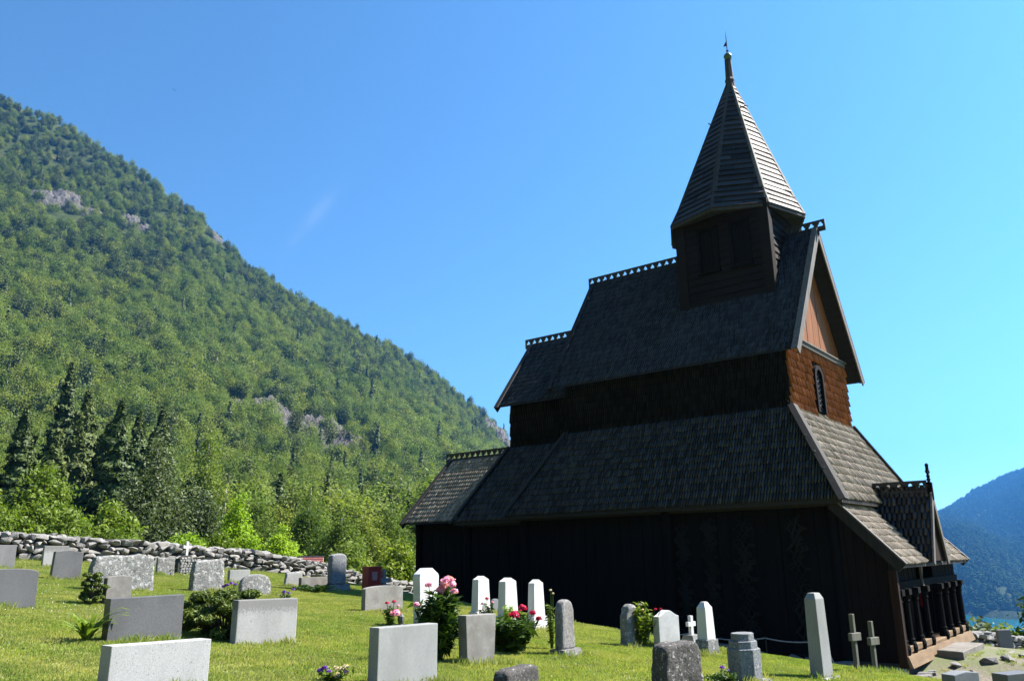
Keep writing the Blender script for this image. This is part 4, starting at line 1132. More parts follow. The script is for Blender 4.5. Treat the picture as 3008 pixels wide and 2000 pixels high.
r = grave('grave_cross', 11.86, 5.95, 8, None, 'small white cross on a slanted stone base', cat='cross')
part(r, 'base', MB().prism([(-.10, -.16, 0), (-.10, .20, 0), (-.10, .06, .24), (-.10, -.10, .24)], (.20, 0, 0)).mesh('base', M['concrete'], .005))
c = MB(); c.box(-.03, .03, -.045, .005, .24, .51).box(-.095, .095, -.044, .004, .36, .425)
part(r, 'cross', c.mesh('cross', M['white_stone'], 0))
r = grave('gravestone', 9.2, 3.98, 6, None, 'blue-grey stepped column stone with its edge in sunlight')
c = MB()
part(r, 'plinth', loft_mesh('plinth', [(.50, .42, 0), (.46, .38, .07)], M['blue_stone'], 0, .008))
ou = lambda k, z0, z1: MB().tube([(0, 0, z0), (0, 0, z1)], k, 10)
for k, z1 in (((.23, .22), .40), ((.20, .185), .48), ((.165, .15), .56)):
    pts = [(k[0] * .92 * math.cos(q), k[1] * .8 * math.sin(q), .05) for q in np.linspace(0, 2 * PI, 9)[:-1] + PI / 8]
    c.prism(pts, (0, 0, z1 - .05))
part(r, 'shaft', c.mesh('shaft', M['blue_stone'], .006))
r = grave('gravestone', 10.62, 3.62, 8, None, 'tall slender white square pillar before the dark church corner')
part(r, 'plinth', loft_mesh('plinth', [(.40, .31, 0), (.36, .27, .08)], M['lichen'], .01))
part(r, 'shaft', loft_mesh('shaft', [(.25, .17, .08), (.22, .145, .97), (.14, .09, 1.04)], M['concrete_clean'], .006))
for x, y, h, lb in ((11.95, 3.6, .75, 'taller of two plain grey crosses beside the church corner'), (12.6, 3.55, .68, 'shorter of two plain grey crosses beside the church corner')):
    c = MB(); c.box(-.028, .028, -.028, .028, 0, h + .04).box(-.115, .115, -.045, .012, h * .60, h * .60 + .10)
    grave('grave_cross', x, y, 14, c.mesh('grave_cross', M['cross_wood'], .005), lb, 'pair of plain crosses', 'cross', lean=(0, 1))
r = grave('grave_cross', 14.45, 15.4, 0, None, 'blue-grey shaded stone cross behind the tan slab', cat='cross')
c = MB(); c.box(-.05, .05, -.05, .05, 0, .58).box(-.18, .18, -.052, .048, .27, .38); part(r, 'cross', c.mesh('cross', M['blue_grey'], .005))
r = grave('grave_cross', 13.5, 16.0, 0, None, 'low blue-grey cross mostly hidden behind the tall lichened pillar', cat='cross')
c = MB(); c.box(-.05, .05, -.05, .05, 0, .40).box(-.19, .19, -.052, .048, .22, .31); part(r, 'cross', c.mesh('cross', M['blue_grey'], .005))
# cobbled stone with a white cross on top
r = grave('gravestone', 11.7, 19.7, 0, None, 'cobble-faced stone with a white cross on its top')
bw, bh = .50, .52
part(r, 'body', slab_mesh('body', [(-.25, 0), (.25, 0), (.25, .34), (.20, .46), (.08, .53), (-.08, .53), (-.20, .46), (-.25, .34)], .16, M['mortar_core'], .01))
rg = random.Random(9); me0 = [rock_mesh('cobble', 500 + i, M['concrete']) for i in range(4)]
zz = .05
while zz < .50:
    xx = -.21 + rg.uniform(0, .04)
    while xx < .22:
        w = rg.uniform(.06, .10); lim = .25 if zz < .34 else .25 - (zz - .34) * 1.0
        if abs(xx + w / 2) < lim:
            o = part(r, 'cobble', rg.choice(me0)); o.matrix_basis = Matrix.Translation((xx + w / 2, -.085, zz + .02)) @ Matrix.Rotation(rg.uniform(-.4, .4), 4, 'Y') @ Matrix.Diagonal((w * 1.05, .04, .072, 1))
        xx += w
    zz += .066
c = MB(); c.box(-.032, .032, -.03, .03, .52, .87).box(-.11, .11, -.031, .031, .70, .765); part(r, 'cross', c.mesh('cross', M['white_stone'], .004))
r = grave('gravestone', 6.2, 12.2, 0, None, 'small grey arched stone on a low foot beside the round bush')
part(r, 'foot', loft_mesh('foot', [(.42, .22, 0), (.40, .20, .12)], M['granite_mid'], .008))
part(r, 'shaft', slab_mesh('shaft', [(x, z + .1) for x, z in outline('arc', .37, .36)], .11, M['tan_stone'], .008))
o = MB().lathe((0, 0, 0), [(.05, 0), (.06, .02), (.035, .06), (.05, .1), (.05, .16), (.02, .2)], 8).build('grave_lantern', M['granite_dark'])
o.location = (8.9, 9.1, float(ground_z(8.9, 9.1))); tag(o, 'small dark grave lantern at the foot of the tallest white stone', 'lantern')

# ------------------------------------------------------------------ foliage tools
def frame(nrm, rg):
    N = len(nrm); r = rg.normal(size=(N, 3)); t = np.cross(nrm, r); t /= np.linalg.norm(t, axis=1)[:, None] + 1e-9
    return t, np.cross(nrm, t)
def leaf_quads(pos, nrm, size, rg, aspect=1.4, fold=.0):
    nrm = nrm / (np.linalg.norm(nrm, axis=1)[:, None] + 1e-9)
    t, b = frame(nrm, rg); s = size[:, None]
    V = np.stack([pos - t * s * aspect, pos - b * s * .62 + nrm * s * fold, pos + t * s * aspect, pos + b * s * .62 + nrm * s * fold], 1).reshape(-1, 3)
    F = np.arange(len(pos) * 4).reshape(-1, 4)
    return V, F
def blob_points(rg, blobs, n, shell=.55):
    B = np.array(blobs, float); wts = B[:, 3] * B[:, 4]; wts /= wts.sum()
    k = rg.choice(len(B), n, p=wts); d = rg.normal(size=(n, 3)); d /= np.linalg.norm(d, axis=1)[:, None]
    r = (shell + (1 - shell) * rg.uniform(0, 1, n)) * rg.uniform(.75, 1.08, n)
    pos = B[k, :3] + d * r[:, None] * np.stack([B[k, 3], B[k, 3], B[k, 4]], 1)
    return pos, d
def crown_mesh(name, blobs, n, size, mat, rg, shell=.55, aspect=1.4, rand=.9, clumps=0, droop=0):
    pos, d = blob_points(rg, blobs, n, shell)
    if clumps:   # gather leaves on twigs
        c, cd = blob_points(rg, blobs, clumps, .35); k = rg.integers(0, clumps, n)
        pos = c[k] + rg.normal(size=(n, 3)) * size * np.array([2.4, 2.4, 2.0 + droop]); d = cd[k]
        if droop: pos[:, 2] -= np.abs(rg.normal(size=n)) * size * droop
    nrm = d * .6 + rg.normal(size=(n, 3)) * rand + np.array([0, 0, .35])
    V, F = leaf_quads(pos, nrm, size * rg.uniform(.6, 1.35, n), rg, aspect)
    return V, F
def round_blobs(rg, h, w, base=.25, n=12, irregular=.35, top_narrow=.5):
    """overlapping lobes filling a crown of height h, width w"""
    out = []
    for i in range(n):
        t = (i + .5) / n; z = h * (base + (1 - base) * t * .93)
        prof = math.sin(PI * min(1, .16 + .84 * t) ** (.75)) ** .7 * (1 - top_narrow * max(0, t - .45))
        a = i * 2.4 + rg.uniform(-.5, .5); rr = w * .5 * prof
        off = rr * rg.uniform(.25, .62); r = max(.10 * w, rr * rg.uniform(.5, .5 + irregular))
        out.append((off * math.cos(a), off * math.sin(a), z, r, r * rg.uniform(.7, 1.0)))
    return out
def spruce_arrays(rg, h, r0, n, size, droop=.35, base=.06, whorls=None):
    whorls = whorls or int(h * 1.9)
    P = []; D = []
    per = max(6, n // whorls)
    for i in range(whorls):
        t = base + (1 - base) * i / whorls; R = r0 * (1 - t) ** .85 * rg.uniform(.8, 1.15) + .03 * h * (1 - t)
        nb = max(5, int(9 * (1 - t) + 4)); ang0 = rg.uniform(0, 6.28)
        m = int(per * (1.5 * (1 - t) + .35))
        b = rg.integers(0, nb, m); a = ang0 + b * 2 * PI / nb + rg.normal(size=m) * .16
        q = rg.uniform(.12, 1, m) ** .7; rl = R * q * (.78 + .3 * np.sin(b * 7.1 + i))
        z = t * h - droop * rl * (1 - .35 * q) + rg.normal(size=m) * size * .5 - np.abs(rg.normal(size=m)) * size * .9
        P.append(np.stack([np.cos(a) * rl, np.sin(a) * rl, z], 1)); D.append(np.stack([np.cos(a), np.sin(a), np.full(m, .6)], 1))
    pos = np.concatenate(P); d = np.concatenate(D)
    nrm = d + rg.normal(size=pos.shape) * .55
    V, F = leaf_quads(pos, nrm, size * rg.uniform(.6, 1.3, len(pos)), rg, 1.5)
    return V, F
def merged(name, V, F, leafmat, trunk, trunkmat):
    """leaf quads plus a trunk in one mesh with two materials"""
    me = trunk.mesh('t', trunkmat); tv = np.array([v.co for v in me.vertices]); tf = [p.vertices[:] for p in me.polygons]
    tq = np.array([(f if len(f) == 4 else (f[0], f[1], f[2], f[2])) for f in tf if len(f) == 4]); bpy.data.meshes.remove(me)
    mesh = np_mesh(name, np.concatenate([V, tv]), np.concatenate([F, tq + len(V)]), [leafmat, trunkmat])
    idx = np.zeros(len(F) + len(tq), np.int32); idx[len(F):] = 1; mesh.polygons.foreach_set('material_index', idx)
    return mesh

# ------------------------------------------------------------------ scattering (stuff only)
def scatter(name, pts, rot, scl, idx, sources):
    coll = bpy.data.collections.new(name + '_sources')
    for i, me in enumerate(sources):
        coll.objects.link(bpy.data.objects.new('%s_%02d' % (name, i), me))
    me = bpy.data.meshes.new(name); pts = np.asarray(pts, np.float32)
    me.vertices.add(len(pts)); me.vertices.foreach_set('co', pts.ravel())
    a = me.attributes.new('rot', 'FLOAT_VECTOR', 'POINT'); a.data.foreach_set('vector', np.asarray(rot, np.float32).ravel())
    a = me.attributes.new('scl', 'FLOAT_VECTOR', 'POINT'); a.data.foreach_set('vector', np.asarray(scl, np.float32).ravel())
    a = me.attributes.new('idx', 'INT', 'POINT'); a.data.foreach_set('value', np.asarray(idx, np.int32))
    o = link_mesh(name, me)
    ng = bpy.data.node_groups.new(name, 'GeometryNodeTree')
    ng.interface.new_socket('Geometry', in_out='INPUT', socket_type='NodeSocketGeometry'); ng.interface.new_socket('Geometry', in_out='OUTPUT', socket_type='NodeSocketGeometry')
    gi = ng.nodes.new('NodeGroupInput'); go = ng.nodes.new('NodeGroupOutput')
    ip = ng.nodes.new('GeometryNodeInstanceOnPoints'); ci = ng.nodes.new('GeometryNodeCollectionInfo')
    ci.inputs['Collection'].default_value = coll; ci.inputs['Separate Children'].default_value = True; ci.inputs['Reset Children'].default_value = True
    ip.inputs['Pick Instance'].default_value = True
    def attr(n_, t):
        q = ng.nodes.new('GeometryNodeInputNamedAttribute'); q.data_type = t; q.inputs[0].default_value = n_; return q.outputs[0]
    er = ng.nodes.new('FunctionNodeEulerToRotation')
    ng.links.new(attr('rot', 'FLOAT_VECTOR'), er.inputs[0])
    ng.links.new(gi.outputs[0], ip.inputs['Points']); ng.links.new(ci.outputs[0], ip.inputs['Instance'])
    ng.links.new(attr('idx', 'INT'), ip.inputs['Instance Index']); ng.links.new(er.outputs[0], ip.inputs['Rotation']); ng.links.new(attr('scl', 'FLOAT_VECTOR'), ip.inputs['Scale'])
    ng.links.new(ip.outputs[0], go.inputs[0])
    md = o.modifiers.new('scatter', 'NODES'); md.node_group = ng
    o['kind'] = 'stuff'
    return o

# ------------------------------------------------------------------ hillside: cliffs and forest
def cliff(az, d, w, h, seed):
    a = RAD(az); c = np.array([d * math.sin(a), d * math.cos(a)]); right = np.array([math.cos(a), -math.sin(a)]); fwd = np.array([math.sin(a), math.cos(a)])
    n, m = 34, 24; V = np.zeros((n, m, 3)); rg = np.random.default_rng(seed)
    slope = h * 1.5; b0 = ground_z(c[0], c[1])
    for i in range(n):
        for j in range(m):
            s = (i / (n - 1) - .5) * 2; t = (j / (m - 1) - .5) * 2
            p = c + right * s * w * .62 + fwd * t * slope * .6
            g = float(ground_z(p[0], p[1]))
            edge = max(0, 1 - abs(s) ** 2.5) * max(0, 1 - abs(t) ** 3)
            st = (math.floor((t + 1) * 2.5 + .8 * math.sin(s * 5 + seed)) / 2.5 - 1)
            nz = 1.6 * mnoise.noise((s * 3 + seed, t * 4, 0)) + 1.2 * mnoise.noise((s * 8 + seed, t * 10, 3))
            V[i, j] = (p[0] - fwd[0] * edge * h * .3, p[1] - fwd[1] * edge * h * .3, g - 2.4 + edge * (h * .22 + h * .16 * nz + .12 * h * (t - st)))
    idx = np.arange(n * m).reshape(n, m)
    F = np.stack([idx[:-1, :-1], idx[1:, :-1], idx[1:, 1:], idx[:-1, 1:]], -1).reshape(-1, 4)
    return tag(link_mesh('cliff', np_mesh('cliff', V.reshape(-1, 3), F, M['cliff'])), kind='structure')
def cliff_mat():
    m, nt, b = base_mat('grey_cliff_rock'); co = tcoord(nt, 'World')
    f = tnoise(nt, co, .35, 9, .72, (1, 1, .5)); g = tnoise(nt, co, .09, 5, .6)
    c = ramp(nt, f, [(.38, (.018, .017, .017)), (.52, (.062, .058, .055)), (.7, (.14, .13, .12))])
    c = mixc(nt, ramp(nt, g, [(.52, (0, 0, 0)), (.66, (.7, .7, .7))]), c, (.085, .075, .042))
    nt.links.new(c, b.inputs['Base Color']); b.inputs['Roughness'].default_value = .9
    bump(nt, b, f, 1, 2.5); return m
M['cliff'] = cliff_mat()
CL = [(20.4, 978, 36, 20), (21.6, 984, 34, 24), (23.0, 970, 26, 14), (25.5, 973, 20, 18), (26.2, 968, 16, 14), (19.9, 685, 20, 9), (35.6, 575, 30, 22), (36.6, 545, 26, 18), (37.6, 520, 28, 22), (38.9, 576, 32, 22), (33.5, 560, 16, 10),
      (40.3, 540, 34, 22), (38.0, 455, 26, 14), (41.3, 500, 20, 12), (39.8, 290, 9, 8), (50.9, 1066, 34, 36), (51.6, 1036, 24, 30), (31.1, 1025, 26, 13), (46.8, 915, 20, 12), (30.3, 431, 7, 6)]
for i, q in enumerate(CL): cliff(*q, i)

rg = np.random.default_rng(11)
SRC = []
for i in range(5):
    h = (7.4, 8.2, 6.8, 8.8, 7.8)[i]; w = h * rg.uniform(.82, 1.0); tr = MB().tube([(0, 0, -1), (.1, 0, h * .4), (0, .1, h * .8)], [.13, .1, .03], 5, False)
    V, F = crown_mesh('b', round_blobs(rg, h, w, .10, 16, .35, .12), 2000, .20, None, rg, .6, 1.1, rand=.3, clumps=300)
    SRC.append(merged('birch_tree', V, F, M['leaf_birch'], tr, M['birch_bark']))
for i in range(3):
    h = (9.5, 8.5, 10.5)[i]; tr = MB().tube([(0, 0, -1), (0, .1, h * .5), (.1, 0, h * .92)], [.16, .12, .03], 5, False)
    V, F = crown_mesh('p', round_blobs(rg, h, h * .42, .22, 11, .3, .5), 1100, .24, None, rg, .5, 1.2, rand=.45, clumps=140)
    SRC.append(merged('pine_tree', V, F, M['leaf_pine'], tr, M['bark']))
for i in range(2):
    h = (12, 10)[i]; tr = MB().tube([(0, 0, -1), (0, 0, h * .95)], [.16, .03], 5, False)
    V, F = spruce_arrays(rg, h, h * .17, 900, .30)
    SRC.append(merged('spruce_tree', V, F, M['leaf_spruce'], tr, M['bark']))
def hill_points():
    n = 14500; az = np.radians(rg.uniform(13, 57.5, n)); d = np.sqrt(rg.uniform(100 ** 2, 1270 ** 2, n))
    keep = rg.uniform(0, 1, n) < np.where(d < 400, 1.0, .8)
    keep &= ~((d < 128) & (az < RAD(33)))
    for a, dd, w, h in CL:
        du = (az - RAD(a)) * dd; dv = d - dd
        keep &= ~((np.abs(du) < w * .55) & (dv > -h * 1.5 - 22) & (dv < h * .55)) | (rg.uniform(0, 1, n) < (.28 if dd > 700 else .14))
    az, d = az[keep], d[keep]; X, Y = d * np.sin(az), d * np.cos(az)
    f = fbm(X, Y, 45); hi = sstep(700, 1080, d)
    u = rg.uniform(0, 1, len(d))
    pine = u < .08 + .34 * hi + .14 * (f > .25); spr = (~pine) & (u > .98)
    idx = np.where(pine, rg.integers(5, 8, len(d)), np.where(spr, rg.integers(8, 10, len(d)), rg.integers(0, 5, len(d))))
    sc = rg.uniform(.7, 1.35, len(d)) * (1 + .85 * sstep(180, 650, d)) * (1 - .25 * hi)
    return X, Y, d, np.degrees(az), idx, sc
X, Y, D, AZ, IDX, SCL = hill_points()
Z = ground_z(X, Y) - .3
ROT = np.stack([rg.normal(size=len(X)) * .04, rg.normal(size=len(X)) * .04, rg.uniform(0, 6.28, len(X))], 1)
S3 = np.stack([SCL * rg.uniform(.85, 1.2, len(X)), SCL * rg.uniform(.85, 1.2, len(X)), SCL * rg.uniform(.85, 1.15, len(X))], 1)
inview = (AZ > 17.5) & (AZ < 45.5)
order = np.argsort(np.where(inview, D / SCL, 1e9))[:300]
mask = np.ones(len(X), bool); mask[order] = False
KN = ['birch_tree'] * 5 + ['pine_tree'] * 3 + ['spruce_tree'] * 2
KL = {'birch_tree': 'green leafy birch among many on the forested hillside', 'pine_tree': 'dark pine among the birches on the forested hillside', 'spruce_tree': 'narrow dark spruce among the birches on the forested hillside'}
for i in order:
    nm = KN[IDX[i]]; o = link_mesh(nm, SRC[IDX[i]]); o.location = (X[i], Y[i], Z[i]); o.rotation_euler = ROT[i]; o.scale = S3[i]
    tag(o, KL[nm], 'tree', nm.replace('_', ' ') + 's low on the hillside')
tag(scatter('hillside_forest', np.stack([X, Y, Z], 1)[mask], ROT[mask], S3[mask], IDX[mask], SRC), 'dense green forest covering the steep hillside', 'forest')
# woods on the far mountain
FAR = []
for i in range(2):
    V, F = crown_mesh('f', round_blobs(rg, 14, 10, .0, 9), 260, 1.1, None, rg, .6, 1.1, rand=.3)
    FAR.append(np_mesh('far_tree', V, F, M['leaf_far']))
n = 16000; az = np.radians(rg.uniform(74, 88, n)); d = np.sqrt(rg.uniform(1610 ** 2, 4500 ** 2, n)); X, Y = d * np.sin(az), d * np.cos(az); Z = mountain_z(X, Y)
k = Z > FJORD + 2; X, Y, Z = X[k], Y[k], Z[k]
s = rg.uniform(.7, 1.3, len(X)); R3 = np.zeros((len(X), 3)); R3[:, 2] = rg.uniform(0, 6.28, len(X))
tag(scatter('far_forest', np.stack([X, Y, Z - 1], 1), R3, np.stack([s * 1.3, s * 1.3, s], 1), rg.integers(0, 2, len(X)), FAR), 'blue hazy forest on the mountain across the fjord', 'forest')

# ------------------------------------------------------------------ single trees and bushes beyond the wall
def tree(name, label, x, y, top, width, mat, leaves, size, seed, base=.12, nb=14, bark='bark', clumps=None, droop=0, group=None, cat='tree', irregular=.35, narrow=.5, aspect=1.4, parts=('trunk', 'crown')):
    rg = np.random.default_rng(seed); z0 = float(ground_z(x, y)); h = top - z0
    root = empty(name, (x, y, z0), rg.uniform(0, 6)); tag(root, label, cat, group)
    blobs = round_blobs(rg, h, width, base, nb, irregular, narrow)
    tr = MB(); r0 = max(.025, h * .016)
    tr.tube([(0, 0, -.3), (.02 * h, 0, h * .3), (0, .02 * h, h * .6), (0, 0, h * .92)], [r0 * 1.3, r0, r0 * .6, r0 * .15], 8)
    for b in blobs:
        z = b[2] * .72; tr.tube([(0, 0, z), (b[0] * .55, b[1] * .55, z + (b[2] - z) * .5), (b[0], b[1], b[2])], [r0 * .45, r0 * .28, r0 * .08], 5, False)
    tr.build(parts[0], M[bark], root, local=True, smooth=True)
    V, F = crown_mesh('c', blobs, leaves, size, None, rg, .45, aspect, clumps=clumps or leaves // 14, droop=droop)
    link_mesh(parts[1], np_mesh(parts[1], V, F, M[mat]), root, local=True)
    return root
def spruce(label, x, y, top, r0, seed, n=26000, size=.24):
    rg = np.random.default_rng(seed); z0 = float(ground_z(x, y)); h = top - z0
    root = empty('spruce_tree', (x, y, z0)); tag(root, label, 'tree', 'dark spruces beyond the wall')
    MB().tube([(0, 0, -.5), (0, 0, h * .97)], [h * .014, .02], 7).build('trunk', M['bark'], root, local=True)
    V, F = spruce_arrays(rg, h, r0 * 1.65, n, size, .5, .0)
    link_mesh('crown', np_mesh('crown', V, F, M['leaf_spruce']), root, local=True)
for i, (x, y, t, r, lb) in enumerate(((49.2, 109.5, 22.5, 3.0, 'broad dark spruce, tallest in front of the spruce group'), (48.5, 98.8, 19.7, 2.6, 'slim dark spruce standing right of the broad one'),
        (57.5, 111.6, 21.0, 2.5, 'dark spruce behind the grey-green birch'), (43.0, 112, 20.1, 2.7, 'dark spruce at the left end of the spruce group'), (67, 123, 24.5, 2.6, 'distant spruce at the upper right of the spruce group'),
        (59.5, 140, 33.0, 2.9, 'spruce rising highest behind the others'), (51.6, 108, 18.5, 2.4, 'small dark spruce between two taller spruces'), (46.5, 78.5, 8.6, 2.3, 'low dark spruce behind the bright green sapling'), (62, 119, 20, 2.5, 'dark spruce half hidden among others'), (38.5, 113, 18, 2.6, 'dark spruce cut by the left picture edge'), (54, 101, 16.5, 2.2, 'shorter spruce just behind the grey-green birch'), (46, 104, 17.5, 2.4, 'dark spruce filling the middle of the spruce group'), (42, 100, 15.5, 2.4, 'low dark spruce above the yellow-green trees'), (58, 128, 25, 2.6, 'far spruce peeking between two tall spruces'))):
    spruce(lb, x, y, t, r, 40 + i)
tree('willow_tree', 'large yellow-green leafy tree behind the wall at the left', 17.1, 41.6, 4.9, 6.2, 'leaf_lime', 22000, .075, 1, .05, 18, irregular=.3)
tree('willow_tree', 'yellow-green leafy tree cut by the left picture edge behind the wall', 14.2, 43.5, 5.6, 5.5, 'leaf_lime', 22000, .075, 2, .05, 16)
tree('willow_tree', 'smaller yellow-green tree sloping down to the right behind the wall', 18.6, 38.0, 2.9, 4.4, 'leaf_lime', 22000, .075, 3, .03, 14)
tree('bush', 'yellow-green bush at the far left behind the wall', 12.2, 34.0, 2.5, 3.2, 'leaf_lime', 12000, .055, 4, .02, 12, cat='bush', parts=('stems', 'foliage'))
tree('bush', 'yellow-green bush left of the dark spruce foot behind the wall', 14.0, 31.8, 2.0, 3.0, 'leaf_lime', 12000, .055, 5, .02, 12, cat='bush', parts=('stems', 'foliage'))
tree('bush', 'low yellow-green bush ending before the grey-green birch', 15.6, 31.3, 1.3, 2.2, 'leaf_lime', 12000, .055, 6, .02, 10, cat='bush', parts=('stems', 'foliage'))
tree('birch_tree', 'large drooping grey-green birch right behind the wall', 28.6, 52.8, 8.4, 5.6, 'leaf_willow', 24000, .085, 7, .04, 18, 'birch_bark', droop=5)
tree('birch_tree', 'grey-green birch partly behind the larger one', 31.6, 51.5, 5.2, 4.4, 'leaf_willow', 16000, .085, 8, .04, 15, 'birch_bark', droop=5)
tree('birch_tree', 'tall pale green birch above the low dark spruce', 54, 88, 15.5, 7.0, 'leaf_birch', 16000, .14, 9, .05, 16, 'birch_bark', droop=3)
tree('ash_sapling', 'bright green young tree rising behind the wall', 17.9, 26.9, 2.5, 1.95, 'leaf_ash', 12000, .042, 10, .05, 14, irregular=.25)
tree('ash_sapling', 'lower bright green sapling right beside the taller one', 19.3, 26.0, 1.35, 1.8, 'leaf_ash', 8000, .042, 11, .02, 12)
tree('bush', 'bright green hedge bush behind the white cross stone', 15.2, 25.6, .95, 1.8, 'leaf_ash', 4200, .05, 12, .02, 10, cat='bush', parts=('stems', 'foliage'))
tree('bush', 'low green hedge bush between the cross stone and the sapling', 16.4, 25.6, .95, 1.7, 'leaf_lime', 4200, .05, 13, .02, 10, cat='bush', parts=('stems', 'foliage'))
for i, (x, y, t, w, lb) in enumerate(((48.3, 50.6, 4.6, 5.0, 'birch right beside the dark church end wall'), (38.8, 45.7, 3.2, 4.2, 'low birch above the red tiled shed'), (46.3, 59.0, 4.9, 5.0, 'birch between the red shed and the church'), (34.5, 49.5, 4.3, 4.2, 'birch right of the bright green saplings'), (42.5, 47.5, 3.0, 4.4, 'low birch above the tall lichened pillar'), (30.0, 30.8, .55, 2.6, 'low olive bush at the foot of the church end wall'), (25.5, 29.5, .3, 2.2, 'low green bush just over the wall behind the red stone'), (40, 62, 6.5, 5.5, 'pale green birch on the slope above the saplings'), (52, 66, 7.5, 6, 'rounded birch on the slope left of the church roof'))):
    tree('birch_tree' if t > 1 else 'bush', lb, x, y, t, w, 'leaf_birch' if i != 5 else 'leaf_lime', 13000, .085, 60 + i, .03, 13, 'birch_bark', droop=3, cat='tree' if t > 1 else 'bush', parts=('trunk', 'crown') if t > 1 else ('stems', 'foliage'))
# shrubs on the edge of the yard above the fjord
for i, (x, y, t, w, mt, lb) in enumerate(((33.0, 5.75, -2.5, 1.6, 'leaf_willow', 'loose grey-green shrub against the fjord right of the portico'), (33.5, 4.9, -3.15, 2.2, 'leaf_lime', 'yellow-green shrub above the low wall'), (34, 4.0, -3.15, 2.4, 'leaf_birch', 'green shrub above the low wall near the right edge'), (31.5, 6.3, -2.5, 1.1, 'leaf_willow', 'small shrub close to the portico corner'))):
    tree('bush', lb, x, y, t, w, mt, 3800, .075, 80 + i, .02, 10, cat='bush', parts=('stems', 'foliage'))
tree('birch_tree', 'dark leafy tree just entering at the right picture edge', 33.5, 3.55, -1.1, 1.6, 'leaf_pine', 5200, .08, 90, .2, 12)

# shed with a red tiled roof beyond the wall
sh = empty('shed', (19.4, 24.4, float(ground_z(19.4, 24.4)))); tag(sh, 'small shed with red tiled roof showing above the wall', 'shed')
rot = RAD(-40); ux, uy = math.cos(rot), math.sin(rot); cx_, cy_ = 18.95, 23.95
def sp_(u, v, z): return (cx_ + ux * u - uy * v, cy_ + uy * u + ux * v, z)
m = MB(); m.hexa([sp_(-.42, .1, -2.4), sp_(.42, .1, -2.4), sp_(.42, 1.1, -2.4), sp_(-.42, 1.1, -2.4), sp_(-.42, .1, -.5), sp_(.42, .1, -.5), sp_(.42, 1.1, -.2), sp_(-.42, 1.1, -.2)]); m.build('wall', M['tar_brown'], sh)
rz = lambda v: -.52 + v * .8
m = MB(); m.hexa([sp_(-.46, 0, rz(0) - .04), sp_(.46, 0, rz(0) - .04), sp_(.46, .75, rz(.75) - .04), sp_(-.46, .75, rz(.75) - .04), sp_(-.46, 0, rz(0)), sp_(.46, 0, rz(0)), sp_(.46, .75, rz(.75)), sp_(-.46, .75, rz(.75))]); ro = m.build('roof', M['gold_letters'], sh)
for i in range(12):
    for j in range(8):
        u = -.455 + i * .076; v = .005 + j * .092
        MB().hexa([sp_(u, v, rz(v) + .002), sp_(u + .066, v, rz(v) + .002), sp_(u + .066, v + .078, rz(v + .078) + .002), sp_(u, v + .078, rz(v + .078) + .002), sp_(u, v, rz(v) + .02), sp_(u + .066, v, rz(v) + .02), sp_(u + .066, v + .078, rz(v + .078) + .012), sp_(u, v + .078, rz(v + .078) + .012)]).build('tile', M['tile_red'], ro)
m = MB(); m.bar(sp_(-.48, .76, rz(.75) + .03), sp_(.48, .76, rz(.75) + .03), .06, .05); m.build('ridge_cap', M['gold_letters'], ro)

# ------------------------------------------------------------------ garden plants on the graves
def gz(x, y): return float(ground_z(x, y))
def blossom_mesh(name, r, mat, seed, n=60):
    rg = np.random.default_rng(seed); d = rg.normal(size=(n, 3)); d[:, 2] = np.abs(d[:, 2]) * 1.1 - .25; d /= np.linalg.norm(d, axis=1)[:, None]
    rr = r * rg.uniform(.35, 1.0, n) ** .6
    V, F = leaf_quads(d * rr[:, None] * np.array([1, 1, .85]), d + rg.normal(size=(n, 3)) * .35, np.full(n, r * .42), rg, 1.0, .35)
    return np_mesh(name, V, F, mat)
def plant(name, label, x, y, h, w, leaves, size, mat, seed, blossoms=(), stems=14, aspect=2.4, cat='plant'):
    rg = np.random.default_rng(seed); z0 = gz(x, y); root = empty(name, (x, y, z0)); tag(root, label, cat)
    st = MB(); P = []; N = []
    for i in range(stems):
        a = rg.uniform(0, 6.28); r = w * .5 * math.sqrt(rg.uniform(.05, 1)); hh = h * rg.uniform(.75, 1.08) * (1 - .3 * (2 * r / w) ** 2)
        tip = np.array([r * math.cos(a), r * math.sin(a), hh]); b = tip * np.array([.25, .25, 0])
        st.tube([b, (b + tip) / 2 + np.array([0, 0, hh * .1]), tip], [.006, .005, .003], 4, False)
        for k in range(int(leaves * 1.7) // stems):
            t = rg.uniform(.15, 1.02); p = b + (tip - b) * t; aa = rg.uniform(0, 6.28); o_ = np.array([math.cos(aa), math.sin(aa), rg.uniform(-.15, .35)])
            P.append(p + o_ * size * rg.uniform(.6, 2.0)); N.append(np.array([-o_[0] * .4, -o_[1] * .4, 1]) + rg.normal(size=3) * .45)
    st.build('stems', M['leaf_dark'], root, local=True)
    V, F = leaf_quads(np.array(P), np.array(N), size * rg.uniform(.6, 1.3, len(P)), rg, aspect, .15)
    link_mesh('foliage', np_mesh('foliage', V, F, M[mat]), root, local=True)
    for i, (bx, by, bz, r, pm) in enumerate(blossoms):
        o = link_mesh('blossom', blossom_mesh('blossom', r, M[pm], seed + i), root, local=True); o.location = (bx, by, bz)
        MB().tube([(bx * .5, by * .5, bz * .4), (bx, by, bz)], .004, 4, False).build('flower_stem', M['leaf_dark'], root, local=True)
    return root
